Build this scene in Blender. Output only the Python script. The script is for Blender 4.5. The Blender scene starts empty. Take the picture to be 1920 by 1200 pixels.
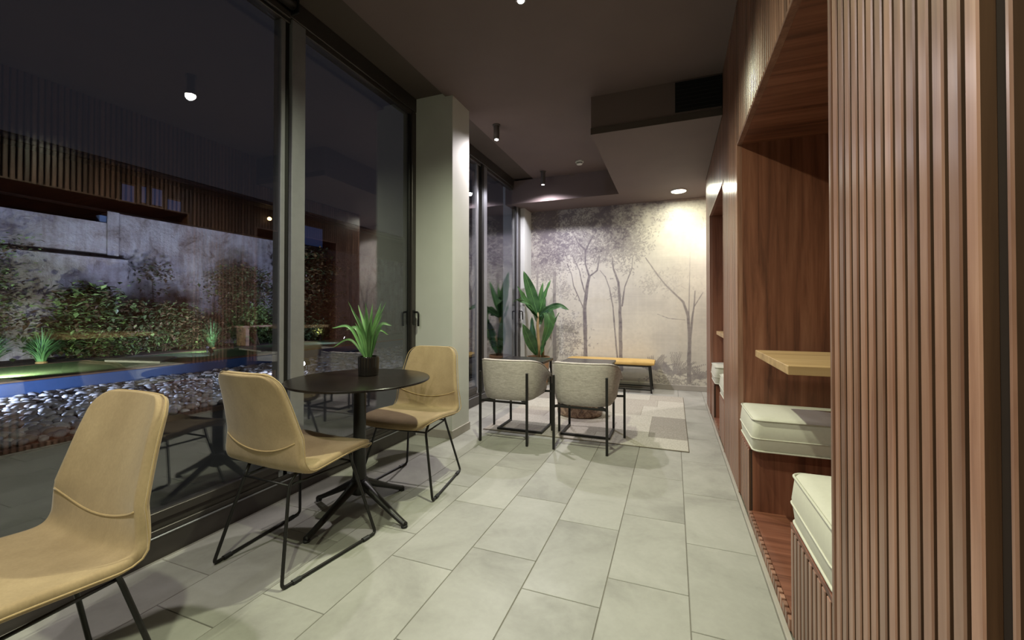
import bpy, math, random
import numpy as np
from mathutils import Vector, Matrix
R = math.radians
random.seed(7)
scene = bpy.context.scene
C = scene.collection

# ------------------------------------------------------------------ camera
H = 1.12
cam = bpy.data.objects.new('camera', bpy.data.cameras.new('camera'))
C.objects.link(cam)
cam.location = (0, 0, H)
cam.rotation_euler = (R(90.606), 0, R(21.1))
cam.data.sensor_width = 36
cam.data.lens = 783.9 / 1920 * 36
cam.data.shift_y = -(600 - 572.8) / 1920
cam.data.clip_start = 0.02
scene.camera = cam

# ------------------------------------------------------------------ world (late dusk sky) and exposure
w = bpy.data.worlds.new('dusk'); scene.world = w; w.use_nodes = True
nt = w.node_tree; bg = nt.nodes['Background']
bg.inputs[0].default_value = (0.34, 0.33, 0.42, 1); bg.inputs[1].default_value = 0.045
scene.view_settings.view_transform = 'Standard'
scene.view_settings.look = 'None'
scene.view_settings.exposure = 0.0
scene.view_settings.gamma = 1
scene.view_settings.use_curve_mapping = False
scene.cycles.use_denoising = True
scene.cycles.max_bounces = 8
scene.cycles.diffuse_bounces = 4
scene.cycles.glossy_bounces = 4
scene.cycles.transparent_max_bounces = 12
scene.cycles.sample_clamp_indirect = 3.0
scene.cycles.caustics_reflective = False
scene.cycles.caustics_refractive = False
WARM = (0.95, 1.0, 0.71)
COOL = (1.0, 0.93, 0.93)
P_SPOT = 120.0

# ------------------------------------------------------------------ mesh helpers
class MB:
    def __init__(s): s.v = []; s.f = []
    def add(s, vs, fs):
        n = len(s.v); s.v += [tuple(p) for p in vs]; s.f += [tuple(i + n for i in f) for f in fs]; return s
    def box(s, x0, x1, y0, y1, z0, z1):
        vs = [(x, y, z) for z in (z0, z1) for y in (y0, y1) for x in (x0, x1)]
        return s.add(vs, [(0, 2, 3, 1), (4, 5, 7, 6), (0, 1, 5, 4), (2, 6, 7, 3), (0, 4, 6, 2), (1, 3, 7, 5)])
    def cbox(s, x0, x1, y0, y1, z0, z1, b=0.004):
        """box with chamfered edges"""
        cx, cy, cz = (x0+x1)/2, (y0+y1)/2, (z0+z1)/2
        hx, hy, hz = (x1-x0)/2, (y1-y0)/2, (z1-z0)/2
        idx = {}; vs = []
        for sx in (-1, 1):
            for sy in (-1, 1):
                for sz in (-1, 1):
                    for a, (dx, dy, dz) in enumerate(((0, b, b), (b, 0, b), (b, b, 0))):
                        idx[(sx, sy, sz, a)] = len(vs)
                        vs.append((cx+sx*(hx-dx), cy+sy*(hy-dy), cz+sz*(hz-dz)))
        fs = []
        for sx in (-1, 1):
            fs.append([idx[(sx, a, c, 0)] for a, c in ((-1, -1), (1, -1), (1, 1), (-1, 1))])
            fs.append([idx[(a, sx, c, 1)] for a, c in ((-1, -1), (1, -1), (1, 1), (-1, 1))])
            fs.append([idx[(a, c, sx, 2)] for a, c in ((-1, -1), (1, -1), (1, 1), (-1, 1))])
        for a in (-1, 1):
            for c in (-1, 1):
                fs.append([idx[(-1, a, c, 1)], idx[(1, a, c, 1)], idx[(1, a, c, 2)], idx[(-1, a, c, 2)]])
                fs.append([idx[(a, -1, c, 0)], idx[(a, 1, c, 0)], idx[(a, 1, c, 2)], idx[(a, -1, c, 2)]])
                fs.append([idx[(a, c, -1, 0)], idx[(a, c, 1, 0)], idx[(a, c, 1, 1)], idx[(a, c, -1, 1)]])
                for d in (-1, 1): fs.append([idx[(a, c, d, k)] for k in range(3)])
        return s.add(vs, fs)
    def tube(s, pts, r, seg=8, closed=False, cap=True, sq=False):
        P = [Vector(p) for p in pts]; n = len(P)
        rr = r if isinstance(r, (list, tuple)) else [r]*n
        T = []
        for i in range(n):
            a = P[(i-1) % n] if (closed or i > 0) else P[i]
            b = P[(i+1) % n] if (closed or i < n-1) else P[i]
            T.append((b-a).normalized())
        up = Vector((0, 0, 1)) if abs(T[0].z) < 0.95 else Vector((1, 0, 0))
        N = (up - T[0]*up.dot(T[0])).normalized()
        vs = []; off = math.pi/4 if sq else 0
        for i in range(n):
            N = (N - T[i]*N.dot(T[i]))
            N = N.normalized() if N.length > 1e-6 else T[i].orthogonal().normalized()
            B = T[i].cross(N)
            for k in range(seg):
                a = 2*math.pi*k/seg + off
                vs.append(P[i] + (N*math.cos(a) + B*math.sin(a))*rr[i])
        fs = []
        for i in range(n if closed else n-1):
            j = (i+1) % n
            for k in range(seg):
                fs.append((i*seg+k, i*seg+(k+1) % seg, j*seg+(k+1) % seg, j*seg+k))
        if cap and not closed:
            fs.append(tuple(range(seg))[::-1]); fs.append(tuple((n-1)*seg+k for k in range(seg)))
        return s.add(vs, fs)
    def bar(s, a, b, wd):   # square bar between two points
        return s.tube([a, b], wd*0.7071, 4, sq=True)
    def lathe(s, prof, seg=32, c=(0, 0, 0)):
        vs = []; fs = []
        for r, z in prof:
            for k in range(seg):
                a = 2*math.pi*k/seg
                vs.append((c[0]+r*math.cos(a), c[1]+r*math.sin(a), c[2]+z))
        for i in range(len(prof)-1):
            for k in range(seg):
                fs.append((i*seg+k, i*seg+(k+1) % seg, (i+1)*seg+(k+1) % seg, (i+1)*seg+k))
        fs.append(tuple(range(seg))[::-1]); fs.append(tuple((len(prof)-1)*seg+k for k in range(seg)))
        return s.add(vs, fs)
    def grid(s, rows):
        n, m = len(rows), len(rows[0]); vs = [p for r in rows for p in r]
        return s.add(vs, [(i*m+j, i*m+j+1, (i+1)*m+j+1, (i+1)*m+j) for i in range(n-1) for j in range(m-1)])
    def mesh(s, name, mat, smooth=False):
        me = bpy.data.meshes.new(name); me.from_pydata(s.v, [], s.f)
        if mat: me.materials.append(mat)
        if smooth: me.polygons.foreach_set('use_smooth', [True]*len(me.polygons))
        me.update(); return me

def link(name, me, parent=None, loc=None, rz=0.0):
    o = bpy.data.objects.new(name, me); C.objects.link(o)
    if loc is not None: o.location = loc
    if rz: o.rotation_euler[2] = rz
    if parent: o.parent = parent
    return o
def obj(name, mb, mat, parent=None, loc=None, smooth=False, rz=0.0, angle=None):
    me = mb.mesh(name, mat, smooth or angle is not None)
    if angle is not None: me.set_sharp_from_angle(angle=R(angle))
    return link(name, me, parent, loc, rz)
def tag(o, label=None, cat=None, group=None, kind=None):
    if label: o['label'] = label
    if cat: o['category'] = cat
    if group: o['group'] = group
    if kind: o['kind'] = kind
    return o
def thing(name, label, cat, loc=(0, 0, 0), rz=0.0, group=None):
    o = bpy.data.objects.new(name, None); o.empty_display_size = 0.1; C.objects.link(o)
    o.location = loc; o.rotation_euler[2] = rz
    return tag(o, label, cat, group)
def struct(name, mb, mat, label, parent=None, cat='structure', **k):
    o = obj(name, mb, mat, parent, **k)
    if parent is None: tag(o, label, cat, kind='structure')
    return o
def dup(root, loc, rz, label):
    r = root.copy(); C.objects.link(r); r.location = loc; r.rotation_euler[2] = rz; r['label'] = label
    for ch in list(root.children):
        c = ch.copy(); C.objects.link(c); c.parent = r
        for g in list(ch.children):
            d = g.copy(); C.objects.link(d); d.parent = c
    return r
def crom(pts, n):
    """Catmull-Rom through tuples, n samples per span"""
    P = [np.array(p, float) for p in pts]; P = [2*P[0]-P[1]] + P + [2*P[-1]-P[-2]]; out = []
    for i in range(1, len(P)-2):
        a, b, c, d = P[i-1:i+3]
        for k in range(n):
            t = k/n
            out.append(0.5*((2*b)+(c-a)*t+(2*a-5*b+4*c-d)*t*t+(3*b-a-3*c+d)*t**3))
    out.append(P[-2]); return out
def fillet(pts, r, n=5):
    P = [Vector(p) for p in pts]; out = [P[0]]
    for i in range(1, len(P)-1):
        a = P[i] + (P[i-1]-P[i]).normalized()*r; b = P[i] + (P[i+1]-P[i]).normalized()*r
        for k in range(n+1):
            t = k/n; out.append(a*(1-t)**2 + P[i]*2*t*(1-t) + b*t*t)
    out.append(P[-1]); return out

# ------------------------------------------------------------------ material helpers
def new_mat(name):
    m = bpy.data.materials.new(name); m.use_nodes = True
    return m, m.node_tree, m.node_tree.nodes['Principled BSDF']
def N(nt, typ, **k):
    n = nt.nodes.new(typ)
    for a, b in k.items(): setattr(n, a, b)
    return n
def coords(nt, scale, rnd=True, out='Object'):
    tc = N(nt, 'ShaderNodeTexCoord'); mp = N(nt, 'ShaderNodeMapping'); mp.inputs['Scale'].default_value = scale
    nt.links.new(tc.outputs[out], mp.inputs['Vector'])
    if not rnd: return mp.outputs[0]
    oi = N(nt, 'ShaderNodeObjectInfo'); mu = N(nt, 'ShaderNodeMath', operation='MULTIPLY'); mu.inputs[1].default_value = 37.0
    nt.links.new(oi.outputs['Random'], mu.inputs[0])
    ad = N(nt, 'ShaderNodeVectorMath', operation='ADD')
    nt.links.new(mp.outputs[0], ad.inputs[0]); nt.links.new(mu.outputs[0], ad.inputs[1])
    return ad.outputs[0]
def noise(nt, vec, scale=1, detail=4, rough=0.55, dist=0.0):
    n = N(nt, 'ShaderNodeTexNoise'); n.inputs['Scale'].default_value = scale; n.inputs['Detail'].default_value = detail
    n.inputs['Roughness'].default_value = rough; n.inputs['Distortion'].default_value = dist
    nt.links.new(vec, n.inputs['Vector']); return n.outputs['Fac']
def ramp(nt, fac, stops):
    r = N(nt, 'ShaderNodeValToRGB'); e = r.color_ramp.elements
    while len(e) < len(stops): e.new(0.5)
    for q, (p, c) in zip(e, stops): q.position = p; q.color = (*c, 1)
    nt.links.new(fac, r.inputs[0]); return r.outputs[0]
def mixc(nt, a, b, fac, mode='MIX'):
    m = N(nt, 'ShaderNodeMix', data_type='RGBA', blend_type=mode)
    for s, v in ((6, a), (7, b)):
        if isinstance(v, tuple): m.inputs[s].default_value = (*v, 1)
        else: nt.links.new(v, m.inputs[s])
    if isinstance(fac, (int, float)): m.inputs[0].default_value = fac
    else: nt.links.new(fac, m.inputs[0])
    return m.outputs[2]
def rnd_tone(nt, col, lo, hi):
    oi = N(nt, 'ShaderNodeObjectInfo'); mr = N(nt, 'ShaderNodeMapRange')
    mr.inputs[3].default_value = lo; mr.inputs[4].default_value = hi
    nt.links.new(oi.outputs['Random'], mr.inputs[0])
    hs = N(nt, 'ShaderNodeHueSaturation'); nt.links.new(mr.outputs[0], hs.inputs['Value']); nt.links.new(col, hs.inputs['Color'])
    return hs.outputs[0]
def bump(nt, bsdf, fac, strength, dist=0.002):
    b = N(nt, 'ShaderNodeBump'); b.inputs['Strength'].default_value = strength; b.inputs['Distance'].default_value = dist
    nt.links.new(fac, b.inputs['Height']); nt.links.new(b.outputs[0], bsdf.inputs['Normal'])
def plain(name, col, rough=0.5, metal=0.0, var=0.12, scale=6.0, bmp=0.0, spec=0.5, detail=4):
    m, nt, b = new_mat(name)
    f = noise(nt, coords(nt, (scale,)*3), 1, detail)
    lo = tuple(c*(1-var) for c in col); hi = tuple(min(1, c*(1+var)) for c in col)
    nt.links.new(ramp(nt, f, [(0.3, lo), (0.7, hi)]), b.inputs['Base Color'])
    b.inputs['Roughness'].default_value = rough; b.inputs['Metallic'].default_value = metal
    b.inputs['Specular IOR Level'].default_value = spec
    if bmp: bump(nt, b, f, bmp)
    return m
def wood(name, dark, mid, light, axis=2, rough=0.42, tone=(0.85, 1.12), grain=26.0, spec=0.5):
    m, nt, b = new_mat(name)
    sc = [grain]*3; sc[axis] = grain*0.05
    v = coords(nt, tuple(sc)); f = noise(nt, v, 1, 6, 0.62, 0.6)
    sc2 = [5.0]*3; sc2[axis] = 0.5
    f2 = noise(nt, coords(nt, tuple(sc2)), 1, 3, 0.5, 1.2)
    c1 = ramp(nt, f, [(0.30, dark), (0.5, mid), (0.72, light)])
    c2 = mixc(nt, c1, ramp(nt, f2, [(0.35, (0.72, 0.70, 0.68)), (0.65, (1.0, 1.0, 1.0))]), 0.8, 'MULTIPLY')
    nt.links.new(rnd_tone(nt, c2, *tone), b.inputs['Base Color'])
    b.inputs['Roughness'].default_value = rough; b.inputs['Specular IOR Level'].default_value = spec
    bump(nt, b, f, 0.12, 0.001)
    return m
def emit(name, col, strength):
    m, nt, b = new_mat(name)
    b.inputs['Base Color'].default_value = (*col, 1)
    b.inputs['Emission Color'].default_value = (*col, 1); b.inputs['Emission Strength'].default_value = strength
    return m
M = {}
M['slat'] = wood('walnut slat', (0.175, 0.076, 0.050), (0.295, 0.147, 0.102), (0.40, 0.222, 0.162), 2, 0.30, (0.72, 1.22), 30, 0.7)
M['panel'] = wood('walnut panel', (0.09, 0.030, 0.017), (0.225, 0.082, 0.047), (0.33, 0.138, 0.085), 2, 0.45, (0.95, 1.05), 22)
M['panel_y'] = wood('walnut panel lengthwise', (0.09, 0.030, 0.017), (0.225, 0.082, 0.047), (0.33, 0.138, 0.085), 0, 0.45, (0.95, 1.05), 22)
M['slat_side'] = wood('groove-shade slat flank', (0.045, 0.018, 0.008), (0.07, 0.030, 0.014), (0.10, 0.045, 0.022), 2, 0.6, (0.8, 1.2), 30)  # shade of the grooves put into the flank colour
M['backing'] = plain('dark slat backing', (0.022, 0.011, 0.007), 0.8)
M['oak'] = wood('pale oak', (0.40, 0.25, 0.12), (0.52, 0.34, 0.17), (0.60, 0.41, 0.22), 0, 0.45, (0.97, 1.03), 20)
M['ceil'] = plain('brown ceiling paint', (0.160, 0.118, 0.110), 0.75, var=0.04, scale=3)
M['ceil_dark'] = plain('dark brown strip paint', (0.085, 0.066, 0.056), 0.8, var=0.04, scale=3)
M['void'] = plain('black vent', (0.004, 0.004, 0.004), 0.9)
M['plaster'] = plain('pale grey plaster', (0.60, 0.60, 0.565), 0.7, var=0.03, scale=4)
M['metal_dark'] = plain('dark bronze aluminium', (0.085, 0.075, 0.070), 0.38, 0.6, var=0.05, scale=20)
M['metal_light'] = plain('brushed grey aluminium', (0.29, 0.29, 0.31), 0.33, 0.45, var=0.05, scale=20)
M['black'] = plain('matt black steel', (0.012, 0.011, 0.010), 0.42, 0.2, var=0.1, scale=30)
M['fixture'] = plain('dark brown lamp body', (0.075, 0.062, 0.056), 0.5)
M['black_top'] = plain('black laminate', (0.012, 0.009, 0.007), 0.24, spec=0.3, var=0.1, scale=8)
M['rubber'] = plain('black plastic', (0.008, 0.008, 0.008), 0.6)
M['white'] = plain('white plastic', (0.75, 0.75, 0.72), 0.4, var=0.02)
M['skirt'] = plain('grey tile skirting', (0.36, 0.33, 0.29), 0.5, var=0.08)

def m_tile():
    m, nt, b = new_mat('concrete-look floor tile')
    v = coords(nt, (1, 1, 1)); f = noise(nt, v, 2.2, 7, 0.62, 0.4); g = noise(nt, v, 40, 3, 0.6)
    c = ramp(nt, f, [(0.30, (0.25, 0.242, 0.216)), (0.50, (0.355, 0.347, 0.312)), (0.72, (0.42, 0.41, 0.375))])
    c = mixc(nt, c, ramp(nt, g, [(0.3, (0.90, 0.90, 0.90)), (0.7, (1, 1, 1))]), 0.6, 'MULTIPLY')
    nt.links.new(rnd_tone(nt, c, 0.93, 1.05), b.inputs['Base Color'])
    nt.links.new(ramp(nt, f, [(0.3, (0.52,)*3), (0.7, (0.40,)*3)]), b.inputs['Roughness'])
    b.inputs['Specular IOR Level'].default_value = 0.35
    return m
M['tile'] = m_tile()
M['grout'] = plain('grout', (0.20, 0.185, 0.16), 0.9)

def m_fabric(name, c1, c2, scale, sheen=0.3, rough=0.9, stretch=(1, 1, 1), bstr=0.2, fine=160.0, finew=0.25):
    m, nt, b = new_mat(name)
    v = coords(nt, stretch); f = noise(nt, v, scale, 5, 0.6); g = noise(nt, v, fine, 2, 0.5)
    c = ramp(nt, f, [(0.3, c1), (0.7, c2)])
    c = mixc(nt, c, ramp(nt, g, [(0.3, (0.7, 0.7, 0.7)), (0.7, (1.1, 1.1, 1.1))]), finew, 'MULTIPLY')
    nt.links.new(c, b.inputs['Base Color'])
    b.inputs['Roughness'].default_value = rough; b.inputs['Specular IOR Level'].default_value = 0.2
    b.inputs['Sheen Weight'].default_value = sheen; b.inputs['Sheen Roughness'].default_value = 0.4
    bump(nt, b, g, bstr, 0.001)
    return m
M['mustard'] = m_fabric('mustard suede', (0.305, 0.218, 0.122), (0.415, 0.305, 0.178), 7, 0.25, stretch=(1, 1, 0.6))
M['mustard_seam'] = m_fabric('mustard piping', (0.36, 0.255, 0.125), (0.42, 0.30, 0.155), 12)
M['tweed'] = m_fabric('grey beige tweed', (0.41, 0.365, 0.33), (0.61, 0.56, 0.52), 60, 0.1, stretch=(0.45, 0.45, 2.2), bstr=0.5, fine=190, finew=0.6)
M['cushion'] = m_fabric('off-white seat cover', (0.56, 0.54, 0.46), (0.62, 0.60, 0.52), 4, 0.1, 0.6, bstr=0.08, fine=90, finew=0.1)
M['leather'] = m_fabric('ochre leather', (0.50, 0.32, 0.10), (0.62, 0.42, 0.15), 6, 0.0, 0.5, bstr=0.1)
M['rug_a'] = m_fabric('rug pale', (0.42, 0.39, 0.33), (0.56, 0.53, 0.46), 30, 0.0, 0.95, stretch=(3, 1, 1), bstr=0.7, fine=220, finew=0.6)
M['rug_b'] = m_fabric('rug grey', (0.26, 0.235, 0.20), (0.37, 0.34, 0.295), 30, 0.0, 0.95, stretch=(3, 1, 1), bstr=0.7, fine=220, finew=0.6)
M['rug_c'] = m_fabric('rug beige', (0.36, 0.325, 0.275), (0.47, 0.435, 0.375), 30, 0.0, 0.95, stretch=(3, 1, 1), bstr=0.7, fine=220, finew=0.6)

def m_glass():
    m = bpy.data.materials.new('window glass'); m.use_nodes = True; nt = m.node_tree; nt.nodes.clear()
    out = N(nt, 'ShaderNodeOutputMaterial'); mx = N(nt, 'ShaderNodeMixShader')
    tr = N(nt, 'ShaderNodeBsdfTransparent'); tr.inputs[0].default_value = (0.90, 0.91, 0.92, 1)
    gl = N(nt, 'ShaderNodeBsdfGlossy'); gl.inputs['Roughness'].default_value = 0.0; gl.inputs[0].default_value = (0.95, 0.95, 1, 1)
    lw = N(nt, 'ShaderNodeLayerWeight'); lw.inputs['Blend'].default_value = 0.5
    pw = N(nt, 'ShaderNodeMath', operation='POWER'); pw.inputs[1].default_value = 4.0
    ma = N(nt, 'ShaderNodeMath', operation='MULTIPLY_ADD'); ma.inputs[1].default_value = 0.90; ma.inputs[2].default_value = 0.10
    nt.links.new(lw.outputs['Facing'], pw.inputs[0]); nt.links.new(pw.outputs[0], ma.inputs[0])
    nt.links.new(ma.outputs[0], mx.inputs[0]); nt.links.new(tr.outputs[0], mx.inputs[1]); nt.links.new(gl.outputs[0], mx.inputs[2])
    nt.links.new(mx.outputs[0], out.inputs[0])
    return m
M['glass'] = m_glass()

def m_leaf(name, c1, c2, rough=0.45, scale=9.0, trans=0.12, tone=(0.8, 1.2)):
    m, nt, b = new_mat(name)
    f = noise(nt, coords(nt, (1, 1, 1)), scale, 3)
    nt.links.new(rnd_tone(nt, ramp(nt, f, [(0.3, c1), (0.7, c2)]), *tone), b.inputs['Base Color'])
    b.inputs['Roughness'].default_value = rough
    return m
M['leaf'] = m_leaf('banana leaf', (0.022, 0.075, 0.020), (0.065, 0.165, 0.045))
M['blade'] = m_leaf('pot plant blade', (0.06, 0.17, 0.045), (0.17, 0.34, 0.11), tone=(0.55, 1.3))
M['stem'] = m_leaf('tan plant stem', (0.30, 0.19, 0.08), (0.42, 0.30, 0.13))
M['shrub_a'] = m_leaf('bright shrub leaf', (0.10, 0.19, 0.05), (0.24, 0.36, 0.12), scale=3)
M['shrub_b'] = m_leaf('dark shrub leaf', (0.035, 0.062, 0.025), (0.095, 0.135, 0.05), scale=2)
M['shrub_c'] = m_leaf('reddish shrub leaf', (0.055, 0.04, 0.022), (0.12, 0.085, 0.045), scale=2)
M['reed'] = m_leaf('dry bamboo leaf', (0.12, 0.08, 0.03), (0.28, 0.19, 0.08), scale=4)
M['grassblade'] = m_leaf('green grass blade', (0.07, 0.20, 0.075), (0.18, 0.40, 0.15), scale=4)
M['bark'] = plain('bark', (0.09, 0.06, 0.035), 0.9)

# ------------------------------------------------------------------ lamp builders (each lamp carries its own light)
def downlight(x, y, zb, label, power=P_SPOT, col=COOL, ang=142, blend=0.75, zc=3.0):
    t = thing('ceiling_spotlight', label, 'spotlight', (x, y, zc), group='cylindrical ceiling spotlights')
    h = zc - zb
    obj('body', MB().lathe([(0.028, -h), (0.030, -h+0.004), (0.030, -0.012), (0.030, 0)], 24), M['fixture'], t, angle=40)
    obj('canopy', MB().lathe([(0.038, -0.012), (0.040, -0.010), (0.040, 0)], 24), M['fixture'], t, angle=40)
    obj('lens', MB().lathe([(0.017, -h-0.003), (0.019, -h+0.001)], 24), emit('lamp lens', (1, 0.98, 0.95), 60), t)
    l = bpy.data.lights.new('spot', 'SPOT'); l.energy = power; l.color = col; l.spot_size = R(ang); l.spot_blend = blend; l.shadow_soft_size = 0.03
    lo = bpy.data.objects.new('spot_lamp', l); C.objects.link(lo); lo.parent = t; lo.location = (0, 0, -h-0.012)
    return t
def panel_light(x, y, z, label, power, col=WARM):
    t = thing('round_ceiling_light', label, 'ceiling light', (x, y, z))
    obj('rim', MB().lathe([(0.088, -0.012), (0.095, -0.012), (0.098, -0.006), (0.098, 0)], 40), M['white'], t, angle=40)
    obj('diffuser', MB().lathe([(0.080, -0.016), (0.087, -0.013), (0.087, -0.011)], 40), emit('panel diffuser', (1, 0.97, 0.72), 22), t)
    l = bpy.data.lights.new('panel', 'AREA'); l.shape = 'DISK'; l.size = 0.17; l.energy = power; l.color = col
    lo = bpy.data.objects.new('panel_lamp', l); C.objects.link(lo); lo.parent = t; lo.location = (0, 0, -0.02)
    return t
def garden_spot(x, y, z, label, power, col, target, ang=80, head=True, size=0.03, em=40, blend=0.8):
    t = thing('garden_spotlight', label, 'garden light', (x, y, z), group='garden spotlights')
    d = (Vector(target) - Vector((x, y, z+0.12))).normalized()
    obj('spike', MB().tube([(0, 0, -0.05), (0, 0, 0.11)], 0.012, 8), M['black'], t)
    p0 = Vector((0, 0, 0.12)); 
    obj('head', MB().tube([p0 - d*0.05, p0 - d*0.045, p0 + d*0.05], [0.015, 0.034, 0.036], 14), M['black'], t, angle=40)
    obj('lens', MB().tube([p0 + d*0.049, p0 + d*0.054], 0.031, 14), emit('garden lens', col, em), t)
    l = bpy.data.lights.new('spot', 'SPOT'); l.energy = power; l.color = col; l.spot_size = R(ang); l.spot_blend = blend; l.shadow_soft_size = size
    lo = bpy.data.objects.new('spot_lamp', l); C.objects.link(lo); lo.parent = t; lo.location = p0 + d*0.065
    lo.rotation_euler = d.to_track_quat('-Z', 'Y').to_euler()
    return t

# ================================================================== SETTING
XW = 0.375            # face of the slatted wall
BY = 6.29             # mural wall
YE = 5.45             # far end of the slatted wall; a passage opens to the right beyond it
XP = 1.80             # side wall of that passage
XG = -2.20            # glass plane
# ---- floor with individual tiles
floor = struct('floor', MB().box(-2.17, XW+0.02, -2.6, BY, -0.06, -0.003).box(XW+0.02, XP, YE, BY, -0.06, -0.003), M['grout'], 'pale grey concrete-look tiled floor of the lounge', cat='floor')
TW, TL, G = 0.3145, 0.59, 0.0035
cache = {}
xs = [0.054 + TW*k for k in range(-8, 3)]
for ci in range(len(xs)-1):
    x0, x1 = max(xs[ci], -2.165), min(xs[ci+1], XW-0.022)
    if x1 - x0 < 0.02: continue
    k = round((xs[ci]-0.054)/TW)
    y = (1.788 if k % 2 else 1.596) - TL*8
    while y < BY:
        y0, y1 = max(y, -2.6), min(y+TL, BY)
        y += TL
        if y1 - y0 < 0.03: continue
        dx, dy = round(x1-x0-G, 4), round(y1-y0-G, 4)
        if (dx, dy) not in cache:
            cache[(dx, dy)] = MB().cbox(-dx/2, dx/2, -dy/2, dy/2, -0.010, 0.0, 0.0015).mesh('tile', M['tile'])
        link('tile', cache[(dx, dy)], floor, ((x0+x1)/2, (y0+y1)/2, 0))
for k in range(5):
    for (y0, y1) in ((YE, YE+0.42), (YE+0.42, BY)):
        x0, x1 = XW-0.022+k*0.2845, XW-0.022+(k+1)*0.2845; dx, dy = round(x1-x0-G, 4), round(y1-y0-G, 4)
        if (dx, dy) not in cache: cache[(dx, dy)] = MB().cbox(-dx/2, dx/2, -dy/2, dy/2, -0.010, 0.0, 0.0015).mesh('tile', M['tile'])
        link('tile', cache[(dx, dy)], floor, ((x0+x1)/2, (y0+y1)/2, 0))
struct('trim_1', MB().cbox(XW-0.022, XW-0.003, 0.3, YE, -0.01, 0.012, 0.003), M['skirt'], 'thin pale floor edging strip along the slatted wall', cat='trim')

# ---- ceiling
ceiling = struct('ceiling', MB().box(-1.867, 2.0, -2.7, 6.5, 3.0, 3.15), M['ceil'], 'dark brown painted flat ceiling', cat='ceiling')
obj('window_strip', MB().box(-2.45, -1.867, -2.7, 6.4, 3.03, 3.15), M['ceil_dark'], ceiling)
SZ = 2.665
sof = struct('trim_2', MB().box(-0.672, XW-0.008, 3.68, BY, SZ, 3.0).box(-2.30, -0.672, 5.69, BY, SZ, 3.0).box(XW-0.008, XP, YE, BY, SZ, 3.0), M['ceil'], 'lowered brown ceiling soffit in front of the mural wall', cat='soffit')
obj('lower_edge', MB().box(-0.674, XW-0.005, 3.672, 3.68, SZ-0.001, SZ+0.055), M['ceil_dark'], sof)
v = obj('shade_patch', MB().box(0.02, XW-0.01, 3.668, 3.6795, 2.74, 2.985), M['void'], sof)  # dark shade on the soffit face, put in as a black patch with strips
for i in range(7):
    obj('shade_strip', MB().box(0.025, XW-0.015, 3.660, 3.668, 2.755+i*0.032, 2.759+i*0.032), M['void'], v)

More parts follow.
